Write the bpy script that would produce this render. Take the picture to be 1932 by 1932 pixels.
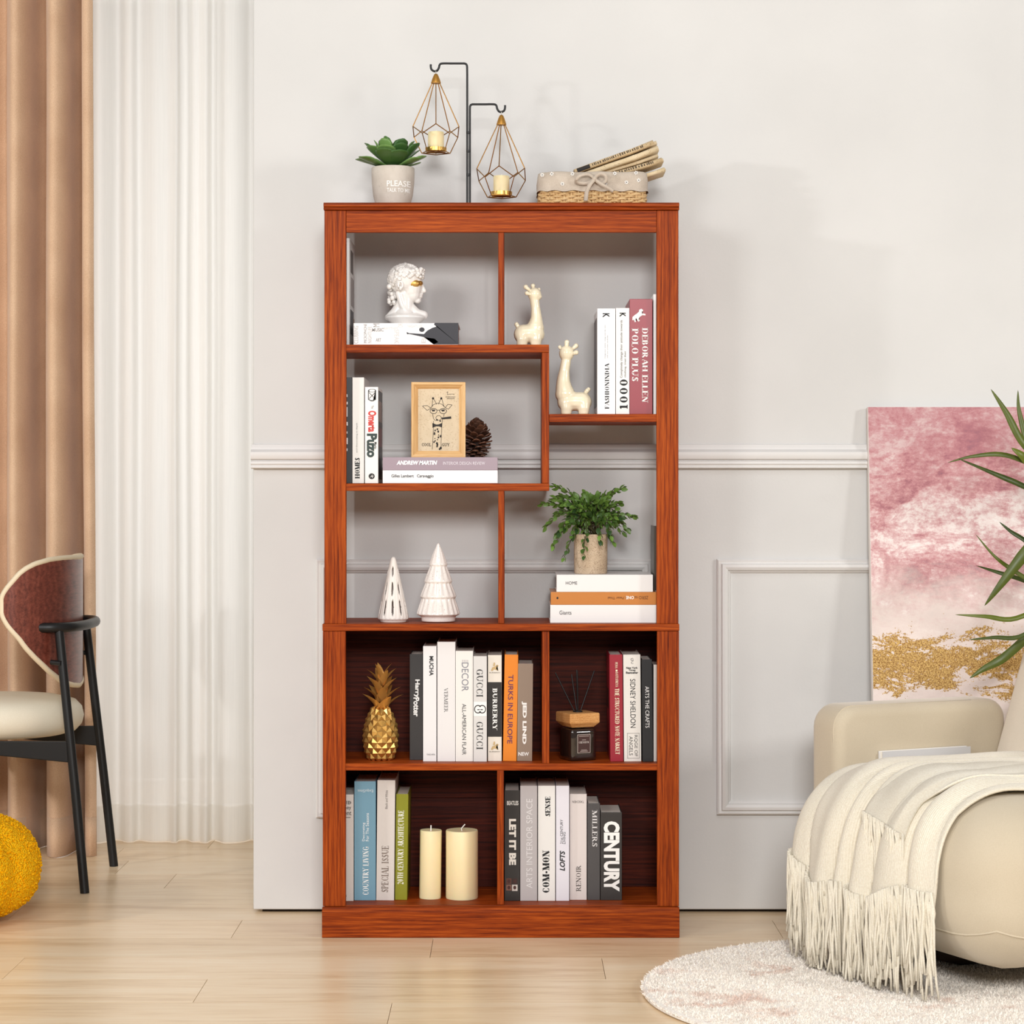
import bpy, bmesh, math, random
from mathutils import Vector, Matrix, Euler, noise
random.seed(7)
R = math.radians
PI = math.pi
for o in list(bpy.data.objects):
    bpy.data.objects.remove(o)
sc = bpy.context.scene
col = sc.collection

# ------------------------------------------------------------------ camera
S = 0.0012717          # metres per photo pixel in the plane of the bookcase front (Y = 0)
D = 5.3                # camera distance to that plane
HZ = 935.0             # eye level row
ZC = (1767 - HZ) * S   # camera height
cam = bpy.data.cameras.new('camera')
cam.sensor_width = 36
cam.lens = 36 * (D / S) / 1932
cam.shift_y = -(966 - HZ) / 1932
cam.clip_end = 100
camo = bpy.data.objects.new('camera', cam)
camo.location = (0, -D, ZC)
camo.rotation_euler = (R(90), 0, 0)
col.objects.link(camo)
sc.camera = camo

# ------------------------------------------------------------------ world, lights, exposure
w = bpy.data.worlds.new('world')
sc.world = w
w.use_nodes = True
w.node_tree.nodes['Background'].inputs[0].default_value = (1.0, 0.955, 0.90, 1)
w.node_tree.nodes['Background'].inputs[1].default_value = 0.24

def area(name, loc, aim, size, power, color=(1, 1, 1), size_y=None):
    l = bpy.data.lights.new(name, 'AREA')
    l.energy = power
    l.color = color
    l.size = size
    if size_y:
        l.shape = 'RECTANGLE'
        l.size_y = size_y
    o = bpy.data.objects.new(name, l)
    o.location = loc
    o.rotation_euler = (Vector(aim) - Vector(loc)).to_track_quat('-Z', 'Y').to_euler()
    col.objects.link(o)
    return o
area('studio_lamp_left', (-5.0, -2.9, 2.45), (-0.4, 0.3, 1.0), 0.24, 84, (1, 0.99, 0.98))
area('studio_softbox_front', (-2.6, -4.6, 2.5), (0.2, 0.2, 0.7), 0.9, 68, (1, 0.995, 0.99))
area('studio_fill_front', (0.3, -6.8, 2.8), (0.2, 0.2, 0.5), 1.2, 250, (1, 0.998, 0.995))
area('studio_lamp_right', (4.4, -3.4, 2.4), (1.1, 0.2, 0.6), 0.7, 86, (1, 0.98, 0.95))
area('ceiling_softbox', (-0.2, -4.0, 4.6), (-0.2, -2.6, 0.0), 2.0, 66, (1, 0.99, 0.975))
area('window_daylight', (-1.3, 2.6, 1.5), (-1.3, 0, 1.35), 2.6, 42, (1, 0.995, 0.98), 2.6)

vs = sc.view_settings
vs.view_transform = 'Standard'
vs.look = 'None'
vs.gamma = 1
vs.use_curve_mapping = False
vs.exposure = -0.22

# ------------------------------------------------------------------ pixel helpers (real depth Y is always given)
def K(Y): return (D + Y) / D
def X(px, Y=0.0): return (px - 966) * S * K(Y)
def Z(py, Y=0.0): return ZC - (py - HZ) * S * K(Y)
def W(px, py, Y=0.0): return Vector((X(px, Y), Y, Z(py, Y)))
def FLOORY(py): return D * (ZC / (S * (py - HZ)) - 1)

def lin(c):
    c = c / 255.0
    return c / 12.92 if c <= 0.04045 else ((c + 0.055) / 1.055) ** 2.4
def C(r, g, b): return (lin(r), lin(g), lin(b), 1)

# ------------------------------------------------------------------ materials
class NT:
    def __init__(s, name):
        s.m = bpy.data.materials.new(name)
        s.m.use_nodes = True
        s.t = s.m.node_tree
        s.b = s.t.nodes['Principled BSDF']
        s.out = s.t.nodes['Material Output']
    def n(s, typ, **kw):
        nd = s.t.nodes.new(typ)
        for k, v in kw.items():
            if k.startswith('i_'):
                key = k[2:]
                key = int(key) if key.isdigit() else key.replace('_', ' ')
                nd.inputs[key].default_value = v
            else:
                setattr(nd, k, v)
        return nd
    def l(s, a, b): s.t.links.new(a, b)
    def coord(s, scale=(1, 1, 1), kind='Object', rot=(0, 0, 0)):
        tc = s.n('ShaderNodeTexCoord')
        mp = s.n('ShaderNodeMapping')
        mp.inputs['Scale'].default_value = scale
        mp.inputs['Rotation'].default_value = rot
        s.l(tc.outputs[kind], mp.inputs[0])
        return mp.outputs[0]
    def noise(s, vec, scale, detail=4, rough=0.5, dist=0.0):
        nd = s.n('ShaderNodeTexNoise')
        nd.inputs['Scale'].default_value = scale
        nd.inputs['Detail'].default_value = detail
        nd.inputs['Roughness'].default_value = rough
        nd.inputs['Distortion'].default_value = dist
        s.l(vec, nd.inputs['Vector'])
        return nd.outputs['Fac']
    def ramp(s, fac, stops):
        nd = s.n('ShaderNodeValToRGB')
        el = nd.color_ramp.elements
        while len(el) < len(stops): el.new(0.5)
        for e, (p, c) in zip(el, stops):
            e.position = p
            e.color = c
        s.l(fac, nd.inputs[0])
        return nd.outputs[0]
    def mix(s, fac, a, b, mode='MIX'):
        nd = s.n('ShaderNodeMix', data_type='RGBA', blend_type=mode)
        for sock, v in ((nd.inputs[0], fac), (nd.inputs[6], a), (nd.inputs[7], b)):
            if isinstance(v, bpy.types.NodeSocket): s.l(v, sock)
            else: sock.default_value = v
        return nd.outputs[2]
    def math(s, op, a, b=0.0, clamp=False):
        nd = s.n('ShaderNodeMath', operation=op, use_clamp=clamp)
        for sock, v in ((nd.inputs[0], a), (nd.inputs[1], b)):
            if isinstance(v, bpy.types.NodeSocket): s.l(v, sock)
            else: sock.default_value = v
        return nd.outputs[0]
    def bump(s, h, strength=0.3, dist=0.002):
        nd = s.n('ShaderNodeBump')
        nd.inputs['Strength'].default_value = strength
        nd.inputs['Distance'].default_value = dist
        s.l(h, nd.inputs['Height'])
        s.l(nd.outputs[0], s.b.inputs['Normal'])
    def color(s, sock): s.l(sock, s.b.inputs['Base Color'])
    def set(s, rough=0.5, metal=0.0, spec=0.5, **kw):
        s.b.inputs['Roughness'].default_value = rough
        s.b.inputs['Metallic'].default_value = metal
        s.b.inputs['Specular IOR Level'].default_value = spec
        for k, v in kw.items():
            s.b.inputs[k.replace('_', ' ')].default_value = v

_plain = {}
def plain(rgb, rough=0.5, metal=0.0, spec=0.4, **kw):
    key = (tuple(rgb), rough, metal, spec, tuple(sorted(kw.items())))
    if key not in _plain:
        t = NT('paint_%d_%d_%d' % tuple(rgb))
        t.b.inputs['Base Color'].default_value = C(*rgb)
        t.set(rough, metal, spec, **kw)
        v = t.coord((1, 1, 1))
        t.bump(t.noise(v, 900, 2), 0.05, 0.0005)
        _plain[key] = t.m
    return _plain[key]

def wood(name, dark, mid, light, axis, scale=1.0, rough=0.5, fine=260, spec=0.12):
    t = NT(name)
    sc_ = [1.0, 1.0, 1.0]
    sc_['XYZ'.index(axis)] = 0.03
    v = t.coord(tuple(a * scale for a in sc_))
    sc2 = [1.0, 1.0, 1.0]
    sc2['XYZ'.index(axis)] = 0.11
    v2 = t.coord(tuple(a * scale for a in sc2))
    big = t.noise(v2, 14, 4, 0.55, 0.8)
    f1 = t.noise(v, fine, 3, 0.7)
    f2 = t.noise(v, fine * 2.6, 2, 0.6)
    wv = t.n('ShaderNodeTexWave', wave_type='BANDS')
    wv.bands_direction = {'X': 'Z', 'Z': 'X', 'Y': 'X'}[axis]
    wv.inputs['Scale'].default_value = 30
    wv.inputs['Distortion'].default_value = 7
    wv.inputs['Detail'].default_value = 2
    wv.inputs['Detail Scale'].default_value = 1.2
    t.l(v2, wv.inputs['Vector'])
    sm = t.math('ADD', t.math('ADD', t.math('MULTIPLY', big, 0.26), t.math('MULTIPLY', wv.outputs['Fac'], 0.07)),
                t.math('ADD', t.math('MULTIPLY', f1, 0.44), t.math('MULTIPLY', f2, 0.26)))
    t.color(t.ramp(sm, [(0.38, dark), (0.50, mid), (0.64, light)]))
    t.set(rough, 0, spec)
    t.bump(f1, 0.12, 0.001)
    return t.m

CH_D, CH_M, CH_L = C(94, 31, 7), C(138, 55, 11), C(174, 80, 22)
m_wood_h = wood('cherry_wood_horizontal', CH_D, CH_M, CH_L, 'X')
m_wood_v = wood('cherry_wood_vertical', CH_D, CH_M, CH_L, 'Z')
m_wood_y = wood('cherry_wood_depth', CH_D, CH_M, CH_L, 'Y')
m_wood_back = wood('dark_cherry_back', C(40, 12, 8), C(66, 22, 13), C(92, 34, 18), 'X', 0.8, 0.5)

def mk_wall():
    t = NT('white_plaster_paint')
    v = t.coord()
    n = t.noise(v, 2.2, 4)
    t.color(t.ramp(n, [(0.3, C(208, 207, 205)), (0.7, C(216, 215, 213))]))
    t.set(0.72, 0, 0.25)
    a = t.noise(v, 160, 3)
    b = t.noise(v, 18, 3)
    t.bump(t.math('ADD', a, t.math('MULTIPLY', b, 1.5)), 0.18, 0.0016)
    return t.m
m_wall = mk_wall()
m_trim = plain((222, 220, 218), 0.5)

def mk_plank():
    t = NT('pale_oak_plank')
    v = t.coord((0.10, 1, 1))
    oi = t.n('ShaderNodeObjectInfo')
    off = t.n('ShaderNodeVectorMath', operation='ADD')
    cmb = t.n('ShaderNodeCombineXYZ')
    t.l(t.math('MULTIPLY', oi.outputs['Random'], 37.0), cmb.inputs[0])
    t.l(t.math('MULTIPLY', oi.outputs['Random'], 11.0), cmb.inputs[1])
    t.l(v, off.inputs[0]); t.l(cmb.outputs[0], off.inputs[1])
    vv = off.outputs[0]
    big = t.noise(vv, 7, 4, 0.55, 1.2)
    fine = t.noise(vv, 70, 4, 0.6)
    s_ = t.math('ADD', t.math('MULTIPLY', big, 0.6), t.math('MULTIPLY', fine, 0.4))
    c = t.ramp(s_, [(0.34, C(220, 188, 148)), (0.5, C(243, 217, 181)), (0.68, C(251, 232, 202))])
    tint = t.ramp(oi.outputs['Random'], [(0, (0.93, 0.92, 0.9, 1)), (1, (1, 1, 1, 1))])
    t.color(t.mix(1.0, c, tint, 'MULTIPLY'))
    t.set(0.30, 0, 0.45)
    t.bump(fine, 0.05, 0.0006)
    return t.m
m_plank = mk_plank()
m_dark = plain((46, 34, 26), 0.8)

def fabric(name, c0, c1, scale=420, rough=0.9, bump=0.35, big=6, sheen=0.3):
    t = NT(name)
    v = t.coord()
    f = t.noise(v, scale, 3, 0.7)
    g = t.noise(v, big, 3)
    s_ = t.math('ADD', t.math('MULTIPLY', f, 0.6), t.math('MULTIPLY', g, 0.4))
    t.color(t.ramp(s_, [(0.35, c0), (0.65, c1)]))
    t.set(rough, 0, 0.15)
    t.b.inputs['Sheen Weight'].default_value = sheen
    t.bump(f, bump, 0.0012)
    return t.m
m_curtain = fabric('brown_linen', C(206, 168, 136), C(232, 199, 167), 380)
m_velvet = fabric('cream_velvet', C(194, 180, 156), C(205, 192, 169), 500, 0.85, 0.15, 5, 0.35)
m_seatcream = fabric('cream_leatherette', C(226, 217, 196), C(232, 224, 205), 300, 0.5, 0.06, 5, 0.0)
m_cloth = fabric('beige_linen_liner', C(178, 164, 148), C(204, 191, 176), 600, 0.9, 0.3, 30, 0.1)
m_cushion = fabric('pale_linen_back', C(214, 201, 182), C(224, 212, 195), 500, 0.9, 0.3, 5, 0.2)

def mk_sheer():
    t = NT('white_sheer_voile')
    v = t.coord((1, 1, 0.02))
    n = t.noise(v, 260, 2)
    colr = t.ramp(n, [(0.3, C(246, 244, 240)), (0.7, C(250, 248, 244))])
    df = t.n('ShaderNodeBsdfDiffuse'); tl = t.n('ShaderNodeBsdfTranslucent'); tr = t.n('ShaderNodeBsdfTransparent')
    t.l(colr, df.inputs[0]); t.l(colr, tl.inputs[0])
    m1 = t.n('ShaderNodeMixShader'); m1.inputs[0].default_value = 0.5
    t.l(df.outputs[0], m1.inputs[1]); t.l(tl.outputs[0], m1.inputs[2])
    m2 = t.n('ShaderNodeMixShader'); m2.inputs[0].default_value = 0.06
    t.l(m1.outputs[0], m2.inputs[1]); t.l(tr.outputs[0], m2.inputs[2])
    t.l(m2.outputs[0], t.out.inputs[0])
    return t.m
m_sheer = mk_sheer()

def mk_glass():
    t = NT('window_glass')
    g = t.n('ShaderNodeBsdfGlossy'); g.inputs['Roughness'].default_value = 0.02
    tr = t.n('ShaderNodeBsdfTransparent')
    mx = t.n('ShaderNodeMixShader'); mx.inputs[0].default_value = 0.06
    t.l(tr.outputs[0], mx.inputs[1]); t.l(g.outputs[0], mx.inputs[2]); t.l(mx.outputs[0], t.out.inputs[0])
    return t.m
m_glass = mk_glass()

def mk_knit():
    t = NT('ivory_knit')
    v = t.coord()
    f = t.noise(v, 300, 2)
    t.color(t.ramp(f, [(0.3, C(224, 214, 194)), (0.7, C(236, 229, 212))]))
    t.set(0.9, 0, 0.1, Sheen_Weight=0.3)
    wv = t.n('ShaderNodeTexWave', wave_type='BANDS')
    wv.inputs['Scale'].default_value = 90
    wv.inputs['Distortion'].default_value = 1.0
    t.l(t.coord((1, 1, 0.0), 'UV'), wv.inputs['Vector'])
    t.bump(t.math('ADD', wv.outputs['Fac'], f), 0.5, 0.0015)
    return t.m
m_knit = mk_knit()

def mk_rug():
    t = NT('cream_rug_pile')
    v = t.coord((1, 1.2, 1))
    g = t.noise(v, 7, 5, 0.62, 0.8)
    f = t.noise(v, 260, 2)
    base = t.ramp(f, [(0.3, C(232, 224, 212)), (0.7, C(248, 242, 234))])
    blot = t.ramp(g, [(0.56, (0, 0, 0, 1)), (0.68, (1, 1, 1, 1))])
    vein = t.noise(t.coord((1.5, 3.2, 1)), 5, 4, 0.6, 2.5)
    vm = t.ramp(vein, [(0.485, (0, 0, 0, 1)), (0.5, (1, 1, 1, 1)), (0.515, (0, 0, 0, 1))])
    k = t.math('MULTIPLY', vm, t.noise(t.coord(), 9, 2))
    c = t.mix(blot, base, C(222, 200, 186))
    t.color(t.mix(t.math('MULTIPLY', k, 0.8), c, C(160, 112, 92)))
    t.set(0.95, 0, 0.05, Sheen_Weight=0.4)
    return t.m
m_rug = mk_rug()

def mk_boucle():
    t = NT('yellow_boucle')
    v = t.coord()
    vo = t.n('ShaderNodeTexVoronoi'); vo.inputs['Scale'].default_value = 210
    t.l(v, vo.inputs['Vector'])
    t.color(t.ramp(vo.outputs['Distance'], [(0.0, C(255, 216, 46)), (0.7, C(252, 176, 8))]))
    t.set(0.9, 0, 0.05)
    t.bump(t.math('SUBTRACT', 1.0, vo.outputs['Distance']), 0.9, 0.006)
    return t.m
m_yellow = mk_boucle()

def mk_painting():
    t = NT('pink_abstract_canvas')
    v = t.coord()
    sx = t.n('ShaderNodeSeparateXYZ'); t.l(v, sx.inputs[0])
    zz = t.math('DIVIDE', sx.outputs[2], 1.0)
    big = t.noise(t.coord((1.1, 1, 1.8)), 3.2, 8, 0.68, 1.3)
    med = t.noise(t.coord((1, 1, 2.4)), 11, 8, 0.72, 0.6)
    fin = t.noise(t.coord((1, 1, 1.3)), 60, 6, 0.75)
    mixn = t.math('ADD', t.math('MULTIPLY', big, 0.40), t.math('ADD', t.math('MULTIPLY', med, 0.36), t.math('MULTIPLY', fin, 0.24)))
    pink = t.ramp(mixn, [(0.36, C(134, 92, 108)), (0.43, C(172, 112, 120)), (0.48, C(200, 146, 148)),
                         (0.52, C(216, 178, 178)), (0.565, C(236, 220, 216)), (0.63, C(246, 240, 236))])
    # paler band low on the canvas, gold leaf below it
    h = t.math('ADD', zz, t.math('MULTIPLY', t.math('SUBTRACT', med, 0.5), 0.38))
    pale = t.n('ShaderNodeMapRange'); pale.inputs[1].default_value = 0.90; pale.inputs[2].default_value = 0.76
    t.l(h, pale.inputs[0])
    c1 = t.mix(t.math('MULTIPLY', pale.outputs[0], 0.85), pink, C(234, 222, 214))
    top = t.n('ShaderNodeMapRange'); top.inputs[1].default_value = 1.04; top.inputs[2].default_value = 1.22
    t.l(h, top.inputs[0])
    c1 = t.mix(t.math('MULTIPLY', top.outputs[0], 0.5), c1, C(170, 110, 118))
    g1 = t.n('ShaderNodeMapRange'); g1.inputs[1].default_value = 0.745; g1.inputs[2].default_value = 0.67
    t.l(h, g1.inputs[0])
    g0 = t.n('ShaderNodeMapRange'); g0.inputs[1].default_value = 0.565; g0.inputs[2].default_value = 0.61
    t.l(h, g0.inputs[0])
    fl = t.noise(v, 150, 4, 0.8)
    band = t.math('MULTIPLY', g1.outputs[0], g0.outputs[0])
    gm = t.math('GREATER_THAN', t.math('ADD', t.math('MULTIPLY', band, 0.42), fl), 0.77)
    gold = t.ramp(t.noise(v, 320, 2), [(0.35, C(140, 96, 44)), (0.65, C(222, 184, 112))])
    c2 = t.mix(gm, c1, gold)
    t.color(c2)
    t.set(0.6, 0, 0.3)
    t.bump(t.math('ADD', fin, med), 0.3, 0.002)
    return t.m
m_painting = mk_painting()

m_ceramic = plain((240, 228, 200), 0.22, 0, 0.5, Coat_Weight=0.3)
m_ceramic_w = plain((238, 234, 230), 0.16, 0, 0.5, Coat_Weight=0.4)
m_bisque = plain((232, 224, 217), 0.45)
m_gold = plain((220, 176, 100), 0.36, 0.85)
m_gold_dark = plain((150, 100, 44), 0.4, 1.0)
m_brass = plain((176, 128, 62), 0.35, 1.0)
m_black = plain((24, 24, 25), 0.42)
m_blacksoft = plain((36, 33, 32), 0.45)
m_wax = plain((242, 222, 176), 0.45, 0, 0.4, Subsurface_Weight=0.25)
m_wick = plain((246, 244, 240), 0.8)
m_page = plain((240, 234, 224), 0.8)
m_ink = plain((24, 24, 26), 0.6)
m_white_ink = plain((246, 244, 240), 0.6)

def speckle(name, base, spot, scale, thr, rough, coat=0.0, big=None):
    t = NT(name)
    v = t.coord()
    n = t.noise(v, scale, 2, 0.6)
    k = t.math('GREATER_THAN', n, thr)
    c = C(*base)
    if big:
        c = t.ramp(t.noise(v, 30, 4), [(0.35, C(*base)), (0.65, C(*big))])
    t.color(t.mix(k, c, C(*spot)))
    t.set(rough, 0, 0.4, Coat_Weight=coat)
    t.bump(n, 0.15, 0.0008)
    return t.m
m_glaze = speckle('speckled_white_glaze', (238, 230, 224), (120, 84, 66), 420, 0.69, 0.14, 0.5)
m_concrete = speckle('pale_concrete', (196, 186, 174), (168, 158, 146), 260, 0.70, 0.8, 0, (208, 199, 188))
m_stone = speckle('tan_stone', (188, 164, 136), (134, 108, 84), 520, 0.60, 0.7, 0, (206, 184, 158))

def leafmat(name, c0, c1, rough=0.38):
    t = NT(name)
    oi = t.n('ShaderNodeObjectInfo')
    n = t.noise(t.coord(), 60, 3)
    a = t.math('ADD', t.math('MULTIPLY', oi.outputs['Random'], 0.65), t.math('MULTIPLY', n, 0.35))
    t.color(t.ramp(a, [(0.1, c0), (0.85, c1)]))
    t.set(rough, 0, 0.4)
    return t.m
m_succ = leafmat('succulent_leaf', C(44, 84, 38), C(120, 156, 84))
m_box = leafmat('boxwood_leaf', C(14, 46, 30), C(112, 146, 62))
m_yucca = leafmat('yucca_leaf', C(34, 52, 14), C(98, 108, 32))
m_stem = plain((74, 70, 40), 0.7)

# ------------------------------------------------------------------ mesh builder
class MB:
    def __init__(s): s.v = []; s.f = []; s.uv = None
    def add(s, vs, fs):
        o = len(s.v)
        s.v += [tuple(p) for p in vs]
        s.f += [tuple(i + o for i in f) for f in fs]
        return s
    def box(s, x0, x1, y0, y1, z0, z1):
        return s.add([(x0, y0, z0), (x1, y0, z0), (x1, y1, z0), (x0, y1, z0), (x0, y0, z1), (x1, y0, z1), (x1, y1, z1), (x0, y1, z1)],
                     [(0, 3, 2, 1), (4, 5, 6, 7), (0, 1, 5, 4), (1, 2, 6, 5), (2, 3, 7, 6), (3, 0, 4, 7)])
    def prism(s, pts, axis, a, b):
        """closed polygon pts (2-D) extruded along axis from a to b"""
        def mk(p, t):
            return {'X': (t, p[0], p[1]), 'Y': (p[0], t, p[1]), 'Z': (p[0], p[1], t)}[axis]
        n = len(pts)
        vs = [mk(p, a) for p in pts] + [mk(p, b) for p in pts]
        fs = [tuple(range(n - 1, -1, -1)), tuple(range(n, 2 * n))]
        fs += [(i, (i + 1) % n, n + (i + 1) % n, n + i) for i in range(n)]
        return s.add(vs, fs)
    def tube(s, path, r, n=8, caps=True, flat=None):
        path = [Vector(p) for p in path]
        rs = r if isinstance(r, (list, tuple)) else [r] * len(path)
        vs, fs = [], []
        up = None
        for i, p in enumerate(path):
            d = (path[min(i + 1, len(path) - 1)] - path[max(i - 1, 0)])
            if d.length < 1e-9: d = Vector((0, 0, 1))
            d.normalize()
            if up is None:
                up = Vector((0, 0, 1)) if abs(d.z) < 0.9 else Vector((0, 1, 0))
            a = d.cross(up)
            if a.length < 1e-6: a = d.orthogonal()
            a.normalize()
            b = a.cross(d).normalized()
            up = b
            for k in range(n):
                t = 2 * PI * k / n
                vs.append(p + a * (math.cos(t) * rs[i]) + b * (math.sin(t) * rs[i] * (flat or 1)))
        for i in range(len(path) - 1):
            for k in range(n):
                k2 = (k + 1) % n
                fs.append((i * n + k, i * n + k2, (i + 1) * n + k2, (i + 1) * n + k))
        if caps:
            fs.append(tuple(range(n - 1, -1, -1)))
            fs.append(tuple(range((len(path) - 1) * n, len(path) * n)))
        return s.add(vs, fs)
    def lathe(s, prof, c, n=32, squash=(1, 1), mod=None):
        """prof: list of (radius, z) bottom to top about centre c; closed with caps"""
        vs, fs = [], []
        for j, (r, z) in enumerate(prof):
            for k in range(n):
                a = 2 * PI * k / n
                rr = r * (mod(a, j, z) if mod else 1)
                vs.append((c[0] + rr * math.cos(a) * squash[0], c[1] + rr * math.sin(a) * squash[1], c[2] + z))
        m = len(prof)
        for j in range(m - 1):
            for k in range(n):
                k2 = (k + 1) % n
                fs.append((j * n + k, j * n + k2, (j + 1) * n + k2, (j + 1) * n + k))
        fs.append(tuple(range(n - 1, -1, -1)))
        fs.append(tuple(range((m - 1) * n, m * n)))
        return s.add(vs, fs)
    def ball(s, c, r, n=12, m=8, rot=None):
        """ellipsoid, r a number or a triple"""
        r = (r, r, r) if not isinstance(r, (list, tuple)) else r
        vs, fs = [], []
        c = Vector(c)
        for j in range(1, m):
            t = PI * j / m
            for k in range(n):
                a = 2 * PI * k / n
                p = Vector((r[0] * math.sin(t) * math.cos(a), r[1] * math.sin(t) * math.sin(a), r[2] * math.cos(t)))
                if rot: p = rot @ p
                vs.append(c + p)
        pt = Vector((0, 0, r[2])); pb = Vector((0, 0, -r[2]))
        if rot: pt = rot @ pt; pb = rot @ pb
        vs += [c + pt, c + pb]
        T = len(vs) - 2
        for j in range(m - 2):
            for k in range(n):
                k2 = (k + 1) % n
                fs.append((j * n + k, (j + 1) * n + k, (j + 1) * n + k2, j * n + k2))
        for k in range(n):
            k2 = (k + 1) % n
            fs.append((T, k, k2))
            fs.append((T + 1, (m - 2) * n + k2, (m - 2) * n + k))
        return s.add(vs, fs)
    def capsule(s, pts, rs, n=12):
        """chain of balls joined by tubes, for remeshing"""
        for p, r in zip(pts, rs): s.ball(p, r, n, 8)
        s.tube(pts, rs, n)
        return s
    def rbox(s, lo, hi, r, n=8, fn=None):
        """rounded box; r radius number or triple limit"""
        lo = Vector(lo); hi = Vector(hi)
        cen = (lo + hi) / 2; h = (hi - lo) / 2
        r = min(r, h.x, h.y, h.z)
        def rnd(p):
            q = Vector([max(-(h[i] - r), min(h[i] - r, p[i])) for i in range(3)])
            d = p - q
            if d.length > 1e-9: p = q + d.normalized() * r
            return cen + p
        for ax in range(3):
            for sg in (-1, 1):
                a, b = (ax + 1) % 3, (ax + 2) % 3
                ts = []
                for i in range(n + 1):
                    ts.append(-math.cos(PI * i / n) * 0.5 + (2 * i / n - 1) * 0.5)
                vs = []
                for i in range(n + 1):
                    for j in range(n + 1):
                        p = Vector((0, 0, 0))
                        p[ax] = sg * h[ax]; p[a] = ts[i] * h[a]; p[b] = ts[j] * h[b]
                        p = rnd(p)
                        vs.append(fn(p) if fn else p)
                fs = []
                for i in range(n):
                    for j in range(n):
                        q = (i * (n + 1) + j, (i + 1) * (n + 1) + j, (i + 1) * (n + 1) + j + 1, i * (n + 1) + j + 1)
                        fs.append(q if sg > 0 else q[::-1])
                s.add(vs, fs)
        return s
    def xf(s, M):
        s.v = [tuple(M @ Vector(p)) for p in s.v]
        return s
    def mesh(s, name, smooth=None, merge=False):
        me = bpy.data.meshes.new(name)
        me.from_pydata(s.v, [], s.f)
        if merge:
            bm = bmesh.new(); bm.from_mesh(me)
            bmesh.ops.remove_doubles(bm, verts=bm.verts, dist=1e-5)
            bm.to_mesh(me); bm.free()
        me.update()
        if smooth is not None:
            me.polygons.foreach_set('use_smooth', [True] * len(me.polygons))
            if smooth < 180: me.set_sharp_from_angle(angle=R(smooth))
        return me
    def build(s, name, mat, root=None, smooth=None, bevel=None, merge=False, segs=2):
        me = s.mesh(name, smooth, merge)
        me.materials.append(mat)
        o = bpy.data.objects.new(name, me)
        col.objects.link(o)
        attach(o, root)
        if bevel:
            b = o.modifiers.new('bevel', 'BEVEL')
            b.width = bevel; b.segments = segs; b.limit_method = 'ANGLE'; b.angle_limit = R(35)
        return o

def attach(o, root):
    if root is not None:
        o.parent = root
        if root.get('_base') is not None:
            o.matrix_parent_inverse = Matrix.Translation(-Vector(root['_base']))

def thing(name, label, cat, loc=(0, 0, 0), group=None, tilt=0.0):
    """an Empty at the thing's base; meshes given in world coordinates are parented to it"""
    o = bpy.data.objects.new(name, None)
    o.empty_display_size = 0.02
    col.objects.link(o)
    o.location = loc
    o.rotation_euler = (0, tilt, 0)
    o['_base'] = tuple(loc)
    o['label'] = label; o['category'] = cat
    if group: o['group'] = group
    return o
def tag(o, label, cat, group=None):
    o['label'] = label; o['category'] = cat
    if group: o['group'] = group
    return o
def struct(o):
    o['kind'] = 'structure'
    return o
def stuff(o):
    o['kind'] = 'stuff'
    return o
def inst(name, me, M, root):
    """one more object on shared mesh data, M in world coordinates"""
    o = bpy.data.objects.new(name, me)
    col.objects.link(o)
    attach(o, root)
    o.matrix_basis = M
    return o
def frame_from(p, xdir, zdir, sc3=(1, 1, 1)):
    """matrix at p with local Y along xdir's... columns: x = side, y = along, z = up"""
    y = Vector(xdir).normalized()
    z = Vector(zdir)
    x = y.cross(z)
    if x.length < 1e-6: x = y.orthogonal()
    x.normalize()
    z = x.cross(y).normalized()
    M = Matrix(((x.x * sc3[0], y.x * sc3[1], z.x * sc3[2], p[0]),
                (x.y * sc3[0], y.y * sc3[1], z.y * sc3[2], p[1]),
                (x.z * sc3[0], y.z * sc3[1], z.z * sc3[2], p[2]), (0, 0, 0, 1)))
    return M
def smoothpath(pts, n=6):
    """Catmull-Rom"""
    pts = [Vector(p) for p in pts]
    out = []
    for i in range(len(pts) - 1):
        p0 = pts[max(i - 1, 0)]; p1 = pts[i]; p2 = pts[i + 1]; p3 = pts[min(i + 2, len(pts) - 1)]
        for k in range(n):
            t = k / n
            out.append(0.5 * ((2 * p1) + (p2 - p0) * t + (2 * p0 - 5 * p1 + 4 * p2 - p3) * t * t + (3 * p1 - p0 - 3 * p2 + p3) * t ** 3))
    out.append(pts[-1])
    return out
def blend_mods(o, voxel, iters=6, fac=0.5):
    r = o.modifiers.new('remesh', 'REMESH'); r.mode = 'VOXEL'; r.voxel_size = voxel; r.use_smooth_shade = True
    s_ = o.modifiers.new('smooth', 'SMOOTH'); s_.iterations = iters; s_.factor = fac
    return o

# ------------------------------------------------------------------ lettering
_tm = {}
def sans(body, bold=0.0, shear=0.0):
    key = (body, bold, shear)
    if key in _tm: return _tm[key]
    cu = bpy.data.curves.new('lettering', 'FONT')
    cu.body = body; cu.size = 1.0; cu.offset = bold; cu.shear = shear; cu.resolution_u = 3
    ob = bpy.data.objects.new('lettering', cu)
    me = ob.to_mesh()
    vs = [(v.co.x, v.co.y) for v in me.vertices]
    fs = [tuple(p.vertices) for p in me.polygons]
    ob.to_mesh_clear()
    bpy.data.objects.remove(ob); bpy.data.curves.remove(cu)
    return _norm(key, vs, fs)
def _norm(key, vs, fs):
    x0 = min(v[0] for v in vs); x1 = max(v[0] for v in vs); y0 = min(v[1] for v in vs); y1 = max(v[1] for v in vs)
    r = ([((v[0] - x0) / (x1 - x0), (v[1] - y0) / (y1 - y0)) for v in vs], fs)
    if key: _tm[key] = r
    return r

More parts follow.
